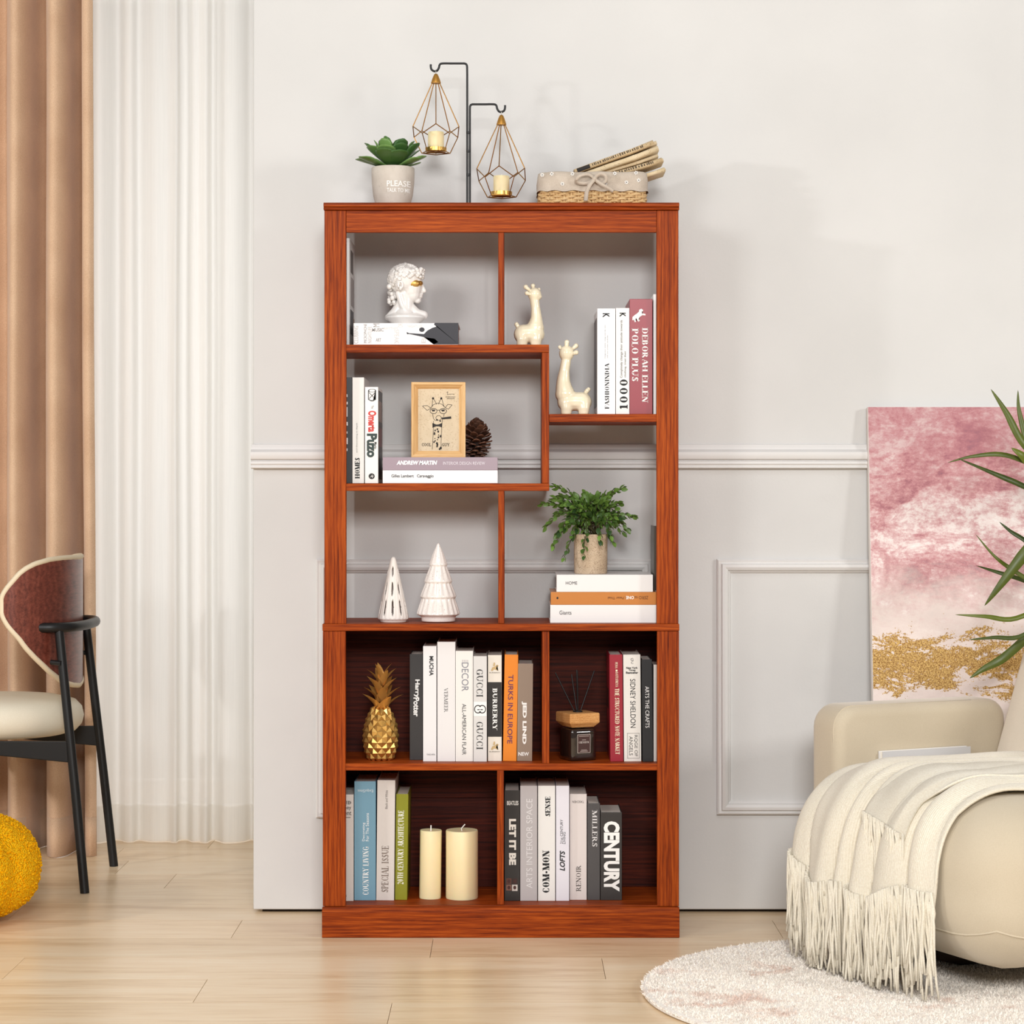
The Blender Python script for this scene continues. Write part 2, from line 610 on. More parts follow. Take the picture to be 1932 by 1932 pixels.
# serif capitals drawn from strokes: L line (x0,y0,x1,y1,thick?), A arc (cx,cy,rx,ry,a0,a1), S serif foot (x,y)
GL = {
 'A': (.78, [('L', .08, 0, .38, 1, 0), ('L', .40, 1, .70, 0, 1), ('L', .2, .35, .58, .35, 0), ('S', .08, 0), ('S', .70, 0)]),
 'B': (.66, [('L', .14, 0, .14, 1, 1), ('A', .30, .75, .22, .25, -90, 90), ('A', .30, .27, .28, .27, -90, 90), ('L', .14, 1, .3, 1, 0), ('L', .14, .5, .3, .5, 0), ('L', .14, 0, .3, 0, 0), ('S', .1, 0), ('S', .1, 1)]),
 'C': (.72, [('A', .40, .5, .32, .5, 50, 310), ('L', .62, .68, .62, .96, 0), ('L', .62, .04, .62, .3, 0)]),
 'D': (.78, [('L', .14, 0, .14, 1, 1), ('A', .30, .5, .38, .5, -90, 90), ('L', .14, 1, .32, 1, 0), ('L', .14, 0, .32, 0, 0), ('S', .1, 0), ('S', .1, 1)]),
 'E': (.62, [('L', .14, 0, .14, 1, 1), ('L', .1, 1, .54, 1, 0), ('L', .1, 0, .56, 0, 0), ('L', .14, .52, .42, .52, 0), ('L', .53, .78, .53, 1, 0), ('L', .55, 0, .55, .22, 0), ('L', .42, .4, .42, .64, 0), ('S', .1, 0), ('S', .1, 1)]),
 'F': (.58, [('L', .14, 0, .14, 1, 1), ('L', .1, 1, .54, 1, 0), ('L', .14, .52, .42, .52, 0), ('L', .53, .78, .53, 1, 0), ('L', .42, .4, .42, .64, 0), ('S', .14, 0), ('S', .1, 1)]),
 'G': (.78, [('A', .40, .5, .32, .5, 50, 330), ('L', .62, .68, .62, .96, 0), ('L', .64, .05, .64, .42, 1), ('S', .64, .42)]),
 'H': (.80, [('L', .14, 0, .14, 1, 1), ('L', .64, 0, .64, 1, 1), ('L', .14, .52, .64, .52, 0), ('S', .14, 0), ('S', .14, 1), ('S', .64, 0), ('S', .64, 1)]),
 'I': (.36, [('L', .18, 0, .18, 1, 1), ('S', .18, 0), ('S', .18, 1)]),
 'K': (.76, [('L', .14, 0, .14, 1, 1), ('L', .14, .4, .60, 1, 0), ('L', .30, .58, .64, 0, 1), ('S', .14, 0), ('S', .14, 1), ('S', .60, 1), ('S', .66, 0)]),
 'L': (.60, [('L', .14, 0, .14, 1, 1), ('L', .1, 0, .55, 0, 0), ('L', .54, 0, .54, .26, 0), ('S', .14, 1), ('S', .1, 0)]),
 'M': (.96, [('L', .12, 0, .12, 1, 0), ('L', .16, 1, .47, 0, 1), ('L', .47, 0, .78, 1, 0), ('L', .80, 0, .80, 1, 1), ('S', .12, 0), ('S', .1, 1), ('S', .80, 0), ('S', .82, 1)]),
 'N': (.82, [('L', .14, 0, .14, 1, 0), ('L', .16, 1, .66, 0, 1), ('L', .67, 0, .67, 1, 0), ('S', .14, 0), ('S', .1, 1), ('S', .67, 1)]),
 'O': (.78, [('A', .39, .5, .33, .5, 0, 360)]),
 'P': (.62, [('L', .14, 0, .14, 1, 1), ('A', .30, .73, .26, .27, -90, 90), ('L', .14, 1, .3, 1, 0), ('L', .14, .46, .3, .46, 0), ('S', .14, 0), ('S', .1, 1)]),
 'R': (.74, [('L', .14, 0, .14, 1, 1), ('A', .30, .75, .25, .25, -90, 90), ('L', .14, 1, .3, 1, 0), ('L', .14, .5, .3, .5, 0), ('L', .34, .5, .62, 0, 1), ('S', .14, 0), ('S', .1, 1), ('S', .66, 0)]),
 'S': (.58, [('A', .29, .74, .2, .26, 20, 250), ('A', .29, .26, .22, .26, -160, 80), ('L', .2, .56, .4, .46, 1), ('L', .48, .74, .48, .97, 0), ('L', .07, .03, .07, .28, 0)]),
 'T': (.68, [('L', .34, 0, .34, 1, 1), ('L', .06, 1, .62, 1, 0), ('L', .07, .76, .07, 1, 0), ('L', .61, .76, .61, 1, 0), ('S', .34, 0)]),
 'U': (.78, [('L', .14, .3, .14, 1, 1), ('L', .64, .3, .64, 1, 0), ('A', .39, .32, .25, .32, 180, 360), ('S', .14, 1), ('S', .64, 1)]),
 'V': (.76, [('L', .08, 1, .38, 0, 1), ('L', .38, 0, .68, 1, 0), ('S', .08, 1), ('S', .68, 1)]),
 'Y': (.72, [('L', .08, 1, .36, .48, 1), ('L', .36, .48, .64, 1, 0), ('L', .36, 0, .36, .5, 1), ('S', .08, 1), ('S', .64, 1), ('S', .36, 0)]),
 '0': (.64, [('A', .32, .5, .25, .5, 0, 360)]),
 '1': (.46, [('L', .24, 0, .24, 1, 1), ('L', .08, .82, .24, 1, 0), ('S', .24, 0)]),
 '2': (.62, [('A', .30, .72, .22, .28, -30, 170), ('L', .49, .56, .1, .06, 0), ('L', .08, .03, .54, .03, 1)]),
 '-': (.44, [('L', .08, .42, .36, .42, 1)]),
 ' ': (.34, []),
}
def serif(body, thick=0.15, thin=0.045, sw=0.11, track=0.04):
    key = (body, thick, thin, sw, track, 'serif')
    if key in _tm: return _tm[key]
    vs, fs = [], []
    def quad(a, b, c, d):
        o = len(vs); vs.extend([a, b, c, d]); fs.append((o, o + 1, o + 2, o + 3))
    x = 0
    for ch in body:
        wd, st = GL[ch]
        for g in st:
            if g[0] == 'L':
                _, x0, y0, x1, y1, th = g
                h = (thick if th else thin) / 2
                dx, dy = x1 - x0, y1 - y0
                L = math.hypot(dx, dy)
                nx, ny = -dy / L * h, dx / L * h
                quad((x + x0 + nx, y0 + ny), (x + x0 - nx, y0 - ny), (x + x1 - nx, y1 - ny), (x + x1 + nx, y1 + ny))
            elif g[0] == 'S':
                _, x0, y0 = g
                yy = y0 + (thin / 2 if y0 < .5 else -thin / 2)
                quad((x + x0 - sw - thick * .3, yy - thin / 2), (x + x0 + sw + thick * .3, yy - thin / 2), (x + x0 + sw + thick * .3, yy + thin / 2), (x + x0 - sw - thick * .3, yy + thin / 2))
            else:
                _, cx, cy, rx, ry, a0, a1 = g
                N = max(6, int(abs(a1 - a0) / 15))
                prev = None
                for i in range(N + 1):
                    a = R(a0 + (a1 - a0) * i / N)
                    h = (thin + (thick - thin) * abs(math.cos(a)) ** 1.3)
                    po = (x + cx + rx * math.cos(a), cy + ry * math.sin(a))
                    pi = (x + cx + (rx - h) * math.cos(a), cy + (ry - max(thin, h * .55)) * math.sin(a))
                    if prev: quad(prev[0], po, pi, prev[1])
                    prev = (po, pi)
        x += wd + track
    return _norm(key, vs, fs)

def put(root, glyphs, box, Y, rot, mat, name='title_lettering', eps=0.0007, tilt=0.0):
    """lay a flat print of normalised glyphs over the photo box (x0,y0,x1,y1) on the plane Y"""
    vs, fs = glyphs
    x0, x1 = X(box[0], Y), X(box[2], Y)
    z1, z0 = Z(box[1], Y), Z(box[3], Y)
    out = []
    for a, b in vs:
        if rot == 0: p = (x0 + a * (x1 - x0), z0 + b * (z1 - z0))
        elif rot == 90: p = (x1 - b * (x1 - x0), z0 + a * (z1 - z0))
        elif rot == -90: p = (x0 + b * (x1 - x0), z1 - a * (z1 - z0))
        else: p = (x1 - a * (x1 - x0), z1 - b * (z1 - z0))
        out.append(Vector((p[0], Y - eps, p[1])))
    if tilt:
        base = Vector(root['_base'])
        cx = sum((p.x for p in out)) / len(out); cz = sum((p.z for p in out)) / len(out)
        c = Vector((cx, Y - eps, cz)) - base
        c2 = Matrix.Rotation(-tilt, 3, 'Y') @ c
        sh = c2 - c
        out = [p + sh for p in out]
    m = MB(); m.add(out, fs)
    return m.build(name, mat, root)
# ================================================================== the setting
WY = 0.297                                   # face of the panelled wall
wx0, wx1 = X(478, WY), 2.7
wz0 = Z(1716, WY)
m = MB(); m.box(wx0, wx1, WY, WY + 0.12, wz0, 3.0)
wall = struct(m.build('wall_back', m_wall, bevel=0.003))
m = MB(); m.box(wx0 + 0.02, wx1, WY + 0.025, WY + 0.11, 0.0, wz0 - 0.0002)
struct(m.build('baseboard_back', m_dark))

# chair rail: moulded profile swept along the wall (depth out of the wall, photo row)
def rail_profile(rows):
    return [(WY - d, Z(py, WY - d)) for d, py in rows]
prof = rail_profile([(0, 838), (.006, 838.5), (.010, 843), (.012, 848), (.018, 849.5), (.025, 853), (.027, 860), (.023, 866), (.014, 868.5),
                     (.014, 869.5), (.020, 870.5), (.022, 875), (.018, 878), (.018, 879.5), (.021, 880), (.021, 882.5), (.012, 884), (0, 884.5)])
m = MB(); m.prism(prof, 'X', wx0 - 0.004, wx1)
struct(m.build('trim_1', m_trim, smooth=40))

def panel_frame(name, px0, px1, py0, py1):
    """picture-frame moulding on the wall, mitred; outer edge given in photo pixels"""
    x0, x1 = X(px0, WY), X(px1, WY)
    z1, z0 = Z(py0, WY), Z(py1, WY)
    pr = [(0, 0), (0, .010), (.004, .014), (.008, .012), (.011, .012), (.013, .020), (.020, .023), (.027, .019), (.029, .012), (.032, .010), (.036, 0)]
    vs, fs = [], []
    n = len(pr)
    for cx, cz, sx, sz in ((x0, z1, 1, -1), (x1, z1, -1, -1), (x1, z0, -1, 1), (x0, z0, 1, 1)):
        for a, d in pr:
            vs.append((cx + sx * a, WY - d, cz + sz * a))
    for c in range(4):
        c2 = (c + 1) % 4
        for i in range(n - 1):
            fs.append((c * n + i, c2 * n + i, c2 * n + i + 1, c * n + i + 1))
    m = MB(); m.add(vs, fs)
    o = struct(m.build(name, m_trim, smooth=35))
    return o
panel_frame('trim_2', 597, 1231, 1055, 1542)
panel_frame('trim_3', 1352, 2300, 1055, 1536)

# floor: sub-floor plus planks, each with its own edges
m = MB(); m.box(-3.6, 3.0, -4.6, 2.1, -0.03, -0.014)
floor = struct(m.build('floor', m_dark))
PW, PL = 0.2237, 1.32
pb = MB(); pb.box(0.0006, PL - 0.0006, 0.0005, PW - 0.0005, -0.014, 0.0)
pme = pb.mesh('plank'); pme.materials.append(m_plank)
joint = {0: -0.672, -1: -0.188, -2: -1.115, -3: -0.666, 4: -1.11, -4: -0.25}
plank0 = None
for i in range(-20, 9):
    y = -0.019 + i * PW
    off = joint.get(i, random.uniform(0, PL))
    x = off - math.ceil((off + 3.0) / PL) * PL
    while x < 2.6:
        o = bpy.data.objects.new('plank', pme)
        col.objects.link(o)
        o.parent = floor
        o.location = (x, y, 0)
        if plank0 is None:
            plank0 = o
            b = None
        x += PL

# window wall behind the curtains
WB = 1.95
m = MB()
m.box(-3.6, -2.55, WB, WB + .12, 0, 3.0)
m.box(0.05, 3.0, WB, WB + .12, 0, 3.0)
m.box(-2.55, 0.05, WB, WB + .12, 0, 0.06)
m.box(-2.55, 0.05, WB, WB + .12, 2.75, 3.0)
struct(m.build('wall_window', m_wall))
m = MB()
for a, b_ in ((-2.55, -2.49), (-0.01, 0.05)): m.box(a, b_, WB + .02, WB + .08, 0.06, 2.75)
m.box(-2.49, -0.01, WB + .02, WB + .08, 0.06, 0.12)
m.box(-2.49, -0.01, WB + .02, WB + .08, 2.69, 2.75)
win = struct(m.build('window_1', m_trim))
m = MB(); m.box(-2.49, -0.01, WB + .045, WB + .051, 0.12, 2.69)
m.build('pane', m_glass, win)

# ------------------------------------------------------------------ curtains
def curtain(name, mat, label, pts, Yc, top, bot, flare, nz=30, seed=1, hem=None, root=None, mid=None):
    """pleated cloth: pts = (photo column, depth towards the camera in m) along the width"""
    prof = smoothpath([(X(px, Yc), Yc - d, 0) for px, d in pts], 7)
    vs, fs = [], []
    n = len(prof)
    cx = X(mid or pts[-1][0], Yc)
    rows = []
    for j in range(nz + 1):
        t = j / nz
        z = top + (bot - top) * t
        for i, p in enumerate(prof):
            wob = 0.006 * noise.noise(Vector((p.x * 9 + seed, z * 0.8, seed)))
            k = 1 + flare * t * t
            y = Yc + (p.y - Yc) * (0.85 + 0.3 * t) + wob
            x = p.x + flare * t * t * (p.x - X(-40, Yc)) + 0.004 * noise.noise(Vector((p.x * 14, z * 1.1, seed + 5)))
            zz = z
            if j == nz: zz = bot + 0.001 * noise.noise(Vector((p.x * 8, 3.3, seed)))
            vs.append((x, y, zz))
    for j in range(nz):
        for i in range(n - 1):
            fs.append((j * n + i, j * n + i + 1, (j + 1) * n + i + 1, (j + 1) * n + i))
    return vs, fs, n
YB = 1.30
# pleats: valley / crest pairs
bp = [(-330,0),(-300,.15),(-262,0),(-232,.14),(-200,0),(-168,.15),(-135,.01),(-100,.15),(-66,0),(-36,.13),(-8,.0),(14,-.02),(23,.06),(40,.13),(56,.10),(66,-.03),(84,-.075),(94.5,-.05),(96,.07),(112,.13),(130,.10),(139,-.02),(154,-.07),(163.5,-.04),(165.5,.08),(176,.11),(186,.10)]
vs, fs, n = curtain('c', m_curtain, '', bp, YB, 3.0, 0.0012, 0.045, seed=2)
root = thing('brown_curtain', 'floor-length brown linen curtain in deep pleats at the left edge', 'curtain', (X(90, YB), YB, 0))
m = MB(); m.add(vs, fs)
o = m.build('drape', m_curtain, root, smooth=180)
so = o.modifiers.new('solid', 'SOLIDIFY'); so.thickness = 0.003
# stitched hem fold
hv = [(v[0], v[1] - 0.004, 0.075 if False else v[2]) for v in vs]
lo = [v for v in vs[-n * 2:-n]]
hb = MB()
top_ = [(v[0], v[1] - 0.0042, 0.115) for v in vs[-n:]]
botm = [(v[0], v[1] - 0.0042, v[2] + 0.001) for v in vs[-n:]]
hb.add(top_ + botm, [(i, i + 1, n + i + 1, n + i) for i in range(n - 1)])
o = hb.build('hem', m_curtain, root, smooth=180)
so = o.modifiers.new('solid', 'SOLIDIFY'); so.thickness = 0.0022
m = MB(); m.tube([(-2.3, YB + 0.02, 3.02), (-0.3, YB + 0.02, 3.02)], 0.012, 12)
m.build('rod', m_black, root, smooth=40)

YS = 1.48
spx = [160, 176, 192, 206, 222, 240, 252, 262, 278, 296, 318, 336, 340, 352, 366, 378, 394, 400, 414, 428, 446, 462, 474, 492, 520, 560, 600, 640]
sdp = [.0, .03, .05, .03, .0, .03, .035, .005, .02, .035, .03, .045, .01, .0, .03, .03, .045, .0, .02, .05, .05, .03, .0, .03, .01, .05, .0, .04]
vs, fs, n = curtain('s', m_sheer, '', list(zip(spx, sdp)), YS, 3.0, 0.0022, 0.0, seed=9)
root = thing('sheer_curtain', 'white translucent sheer curtain glowing with daylight beside the brown curtain', 'curtain', (X(330, YS), YS, 0))
m = MB(); m.add(vs, fs)
m.build('drape', m_sheer, root, smooth=180)
hb = MB()
top_ = [(v[0], v[1] + 0.004, 0.115) for v in vs[-n:]]
botm = [(v[0], v[1] + 0.004, v[2] + 0.001) for v in vs[-n:]]
hb.add(top_ + botm, [(i, i + 1, n + i + 1, n + i) for i in range(n - 1)])
hb.build('hem', m_sheer, root, smooth=180)
m = MB(); m.tube([(-1.7, YS + 0.02, 3.02), (0.0, YS + 0.02, 3.02)], 0.012, 12)
m.build('rod', m_black, root, smooth=40)

# ================================================================== bookcase
BD = 0.263                                   # back edge of the case
bc = thing('bookcase', 'tall open cherry-red wooden bookcase with staggered shelves against the panelled wall', 'bookcase', (0, 0.13, 0))
def bpart(name, px0, px1, py0, py1, y0, y1, mat, bevel=0.0012):
    m = MB(); m.box(X(px0), X(px1), y0, y1, Z(py1), Z(py0))
    return m.build(name, mat, bc, bevel=bevel)
# moulded top board
x0, x1 = X(611), X(1281)
zt, zb = Z(383), Z(397)
h = zt - zb
m = MB()
m.prism([(BD, zb), (BD, zt), (-.008, zt), (-.012, zt - h * .18), (-.012, zt - h * .52), (-.008, zt - h * .6), (-.008, zt - h * .68), (-.011, zt - h * .74), (-.010, zt - h * .95), (-.004, zb)], 'X', x0, x1)
m.build('top_board', m_wood_h, bc, bevel=0.0008)
bpart('top_rail', 653.3, 1238.7, 397.3, 438, 0, .018, m_wood_h)
for a, b_ in ((612, 653), (1239, 1280)): bpart('stile', a, b_, 397.3, 1177, -.0005, .018, m_wood_v)
for a, b_ in ((609, 652), (1240, 1281)): bpart('stile', a, b_, 1190.5, 1710, -.0005, .018, m_wood_v)
for a, b_ in ((612.5, 623), (1269, 1279.5)): bpart('side_panel', a, b_, 397.5, 1177, .0185, BD, m_wood_v)
for a, b_ in ((609.5, 622), (1268, 1280.5)): bpart('side_panel', a, b_, 1190.5, 1708, .0185, BD, m_wood_v)
SY = 0.003
bpart('shelf', 623.2, 1036, 650, 664.5, SY, BD, m_wood_h)
bpart('divider', 940, 951, 397.5, 649.8, SY + .001, BD, m_wood_v)
bpart('divider', 1022.5, 1036, 664.8, 911.8, SY + .001, BD, m_wood_v)
bpart('shelf', 1036.3, 1268.8, 781, 796, SY, BD, m_wood_h)
bpart('shelf', 623.2, 1036.5, 912, 926, SY, BD, m_wood_h)
bpart('divider', 940, 951.5, 926.2, 1176.8, SY + .001, BD, m_wood_v)
bpart('middle_board', 608.5, 1281.5, 1177, 1190.2, -.004, BD, m_wood_h)
bpart('divider', 1023, 1036.5, 1190.5, 1440.8, SY + .001, BD - .012, m_wood_v)
bpart('shelf', 622.3, 1267.7, 1441, 1454, SY, BD - .012, m_wood_h)
bpart('divider', 938, 950.5, 1454.2, 1707.8, SY + .001, BD - .012, m_wood_v)
bpart('bottom_board', 612, 1279, 1708.2, 1720, .002, BD, m_wood_h)
# back of the closed lower half, in two boards with a seam
bpart('back_panel', 622.3, 1267.7, 1190.5, 1532, BD - .0115, BD - .004, m_wood_back, .0006)
bpart('back_panel', 622.3, 1267.7, 1532.7, 1708, BD - .0115, BD - .004, m_wood_back, .0006)
# plinth with a chamfered upper edge
x0, x1 = X(607.5, -.016), X(1282, -.016)
zt = Z(1710)
m = MB(); m.prism([(.0, 0.0005), (.0, zt), (-.010, zt), (-.018, zt - .012), (-.018, 0.0005)], 'X', x0, x1)
m.build('plinth', m_wood_h, bc, bevel=0.0012)
for a, b_ in ((609, 622), (1268, 1281)):
    m = MB(); m.box(X(a), X(b_), .0005, BD, 0.0005, Z(1720.2)); m.build('side_plinth', m_wood_y, bc, bevel=.001)
# ================================================================== books
def book_mesh(wd, ht, dp, th=0.0022, inset=0.0035):
    """standing book at the origin: spine towards -Y, centred in X, base at Z=0 -> (cover, pages)"""
    h = wd / 2
    c = MB()
    # one wrapped cover: spine and two boards
    c.prism([(-h, 0), (h, 0), (h, dp), (h - th, dp), (h - th, th), (-h + th, th), (-h + th, dp), (-h, dp)], 'Z', 0, ht)
    p = MB()
    p.box(-h + th, h - th, th, dp - inset, inset, ht - inset)
    return c, p
def Yat(py_base, py_shelf):
    """depth at which something standing on the shelf (front edge row py_shelf) shows its base at py_base"""
    return D * ((py_shelf - HZ) / (py_base - HZ) - 1)

def standing(label, x0, x1, ytop, shelf, Yf, dp, rgb, tilt=0.0, rough=0.35, group='books in the bookcase', page=m_page, zbase=None):
    """x0,x1,ytop: photo columns / row of the spine; shelf: photo row of the shelf's top front edge"""
    zb = Z(shelf) + 0.0003 if zbase is None else zbase
    xa, xb = X(x0, Yf), X(x1, Yf)
    ht = Z(ytop, Yf) - zb
    root = thing('book', label, 'book', ((xa + xb) / 2, Yf, zb), group, tilt)
    root['_Y'] = Yf; root['_tilt'] = tilt
    c, p = book_mesh(xb - xa, ht, dp)
    M = Matrix.Translation(((xa + xb) / 2, Yf, zb))
    c.xf(M).build('cover', plain(rgb, rough), root, bevel=0.0008)
    p.xf(M).build('page_block', page, root)
    return root
def lying(label, x0, x1, ytop, ybot, Yf, dp, rgb, zbase=None, rough=0.35, group='books in the bookcase'):
    xa, xb = X(x0, Yf), X(x1, Yf)
    zb = zbase if zbase is not None else Z(ybot, Yf)
    th = (ybot - ytop) * S * K(Yf)
    root = thing('book', label, 'book', ((xa + xb) / 2, Yf, zb), group)
    root['_Y'] = Yf; root['_tilt'] = 0.0; root['_top'] = zb + th
    c, p = book_mesh(th, xb - xa, dp)
    M = Matrix.Translation((xa, Yf, zb + th / 2)) @ Matrix.Rotation(R(90), 4, 'Y')
    c.xf(M).build('cover', plain(rgb, rough), root, bevel=0.0008)
    p.xf(M).build('page_block', m_page, root)
    return root
def T(root, body, box, rot, rgb=(24, 24, 26), bold=0.0, shear=0.0, name='title_lettering'):
    return put(root, sans(body, bold, shear), box, root['_Y'], rot, plain(rgb, 0.6), name, tilt=root['_tilt'])
def TS(root, body, box, rot, rgb=(24, 24, 26), thick=.15, thin=.05, name='title_lettering', **kw):
    return put(root, serif(body, thick, thin, **kw), box, root['_Y'], rot, plain(rgb, 0.6), name, tilt=root['_tilt'])
def rect(root, box, rgb, name='spine_band', eps=0.0004):
    return put(root, ([(0, 0), (1, 0), (1, 1), (0, 1)], [(0, 1, 2, 3)]), box, root['_Y'], 0, plain(rgb, 0.5), name, eps, tilt=root['_tilt'])
def poly(root, pts, rgb, name='emblem', Y=None, eps=0.0007):
    """flat printed shape from photo points"""
    Y = root['_Y'] if Y is None else Y
    vs = [(X(a, Y), Y - eps, Z(b, Y)) for a, b in pts]
    bm = bmesh.new()
    f = bm.faces.new([bm.verts.new(v) for v in vs])
    bmesh.ops.triangulate(bm, faces=[f])
    m = MB()
    bm.verts.index_update()
    bm.normal_update()
    m.add([v.co[:] for v in bm.verts], [tuple(v.index for v in (fc.verts if fc.normal.y < 0 else reversed(fc.verts))) for fc in bm.faces])
    bm.free()
    return m.build(name, plain(rgb, 0.6), root)

SA, SB, SC_, SM, SE, SF = 650, 912, 781, 1177, 1441, 1708.2

# ---- top left compartment
b = standing('grey book with pictured cover squeezed against the left side of the top left compartment', 643, 659.5, 449, SA, .03, .165, (206, 203, 202))
fx = X(659.5, .03) + .0004
for i, (z0, z1, y0, y1, c) in enumerate([(.03, .09, .03, .13, (70, 66, 68)), (.10, .17, .05, .14, (150, 140, 138)), (.18, .235, .04, .12, (96, 88, 86)), (.05, .075, .135, .16, (188, 160, 140))]):
    m = MB(); zz = Z(SA)
    m.add([(fx, .03 + y0 * .9, zz + z0), (fx, .03 + y1, zz + z0), (fx, .03 + y1, zz + z1), (fx, .03 + y0 * .9, zz + z1)], [(0, 1, 2, 3)])
    m.build('cover_picture', plain(c, .5), b)
wc = lying('thick white book with grey word print and black splash silhouette lying under the bust', 667, 865, 609, SA, .015, .20, (236, 233, 232), Z(SA) + .0003)
g1, g2 = (190, 186, 184), (212, 208, 206)
T(wc, 'CLUBBING', (667.5, 615, 676, 648), 90, g1); T(wc, 'MICROPHONE', (686.5, 611, 692, 647), 90, (150, 146, 146))
T(wc, 'NIGHTLIFE', (694, 616, 701, 647), 90, g1); T(wc, 'M', (704, 610.5, 716, 617), 90, (160, 156, 155))
T(wc, 'MUSIC', (702, 619, 724, 625.5), 0, (160, 157, 156), .02); T(wc, 'ART', (709, 638, 719, 644.5), 0, (170, 166, 165), .02)
T(wc, 'SPEAK', (744, 622, 753, 648), -90, g2); T(wc, 'OR', (751, 610, 760, 618), 90, g2)
T(wc, 'RHYTHM', (724, 617, 750, 622), 0, g2); T(wc, 'NIGHTLIFE', (769, 613, 797, 618), 0, g2)
T(wc, 'B', (795, 637, 803, 647), 90, g2)
poly(wc, [(865, 609.2), (865, 649.6), (818, 649.6), (827, 645.5), (820, 639), (800, 636.2), (786, 633), (772, 630.2), (768, 630.6), (767, 626.5), (772, 628.6), (786, 629.4), (800, 630.4), (806, 624), (815, 619), (825, 615.5), (819, 612.5), (820, 609.2)], (58, 58, 64), 'splash_silhouette')
poly(wc, [(791 + 5 + 5.2 * math.cos(t * PI / 8), 622 + 4.2 * math.sin(t * PI / 8)) for t in range(16)], (58, 58, 64), 'splash_silhouette', eps=.0010)

# ---- upper right compartment
YU = .02
b = standing('white book with black FASHION lettering and small K beside the cream giraffe', 1127, 1161, 582, SC_, YU, .215, (238, 237, 238))
TS(b, 'FASHIONINDIA', (1141, 685, 1149.5, 772), 90, thick=.2)
T(b, 'K', (1137, 591, 1150, 599), -90, bold=.03)
T(b, 'Change your clothes, change your life, start', (1140.5, 613, 1143, 677), 90, (90, 88, 88)); T(b, 'with your private wardrobe.', (1145, 632, 1147.5, 676), 90, (90, 88, 88))
m = MB(); fx = X(1127, YU) - .0004
m.add([(fx, YU + .03, Z(SC_) + .02), (fx, YU + .2, Z(SC_) + .02), (fx, YU + .2, Z(SC_) + .235), (fx, YU + .03, Z(SC_) + .235)], [(0, 3, 2, 1)])
m.build('cover_picture', plain((78, 58, 58), .4), b)
b = standing('white book with large black numerals 1000 on its spine', 1162, 1187.5, 581, SC_, YU, .20, (232, 230, 226))
put(b, serif('1000', .17, .1), (1169, 716, 1184, 772), YU, 90, m_ink, tilt=0)
T(b, 'K', (1169, 590, 1180.5, 598), -90, bold=.03)
T(b, 'Completely change their attitude towards', (1170, 604, 1175.5, 713), 90, (60, 58, 58)); T(b, 'clothing, treat their', (1177.5, 662, 1182, 712), 90, (60, 58, 58))
b = standing('dark red book with prancing white horse emblem above serif lettering', 1188, 1231, 564, SC_, YU, .205, (146, 50, 60))
TS(b, 'DEBORAH ELLEN', (1211, 618, 1223, 760), -90, (240, 236, 232), .2)
TS(b, 'POLO PLUS', (1192, 619, 1204.5, 719), -90, (240, 236, 232), .2)
poly(b, [(1193, 604), (1193.5, 598), (1197.5, 594.5), (1202, 591.5), (1205.5, 588), (1206, 584.5), (1210, 582.5), (1213.5, 585.2), (1212.5, 587.6), (1210.6, 588), (1211.8, 591.2), (1217.5, 592.3), (1218, 595), (1212, 594.6), (1207.2, 597.6),
         (1205, 601), (1207, 605), (1204.5, 607.2), (1201.6, 602.5), (1200, 599.6), (1199, 603), (1200, 607), (1197.5, 607.8), (1196, 602), (1195.4, 604)], (244, 242, 238), 'horse_emblem')
standing('plain white book at the right end beside the dark red book', 1232.5, 1246, 555, SC_, YU + .01, .20, (236, 234, 232))

# ---- second compartment on the left
b = standing('thin black book with cropped white lettering at the left end beside the grey book', 645, 664, 712, SB, .0195, .17, (30, 29, 32))
for i, (ya, yb) in enumerate([(744, 749), (758, 763), (768, 786), (796, 803), (814, 818), (826, 838), (846, 851)]):
    rect(b, (653.2, ya, 656 if i % 2 else 655.5, yb), (226, 226, 226), 'title_lettering', .0006)
b = standing('tall pale grey book with black HOMES lettering at its foot', 664.8, 687, 712, SB, .0195, .19, (222, 219, 215))
TS(b, 'HOMES', (669.5, 864, 679, 903), 90, thick=.24, thin=.07)
T(b, 'and Decorating in depth', (672, 798, 675, 854), 90, (110, 108, 106))
b = standing('white novel with red and dark green lettering beside the stacked lilac book', 688.5, 713.5, 730, SB, .0195, .175, (236, 232, 228))
T(b, 'Omerta', (694.5, 775, 710, 815), -90, (206, 62, 58), .04); T(b, 'Puzo', (692, 818, 711.5, 863), -90, (52, 66, 64), .05)
T(b, 'The', (700.5, 765, 705, 771), -90, (120, 118, 114)); T(b, 'Mario', (706, 834, 711, 847), -90, (60, 66, 64), .02)
dm = MB()
for k in range(20):
    a0, a1 = 2 * PI * k / 20, 2 * PI * (k + 1) / 20
    dm.add([(.5 + .5 * math.cos(a0), .5 + .5 * math.sin(a0), 0), (.5 + .5 * math.cos(a1), .5 + .5 * math.sin(a1), 0), (.5, .5, 0)], [(0, 1, 2)])
disc = ([(v[0], v[1]) for v in dm.v], dm.f)
put(b, disc, (695.5, 893, 707, 904), b['_Y'], 0, plain((44, 44, 44), .6), 'round_logo')
poly(b, [(698, 901), (703, 895), (702, 899), (705, 897), (703, 902), (701, 899)], (236, 232, 228), 'round_logo', eps=.0011)
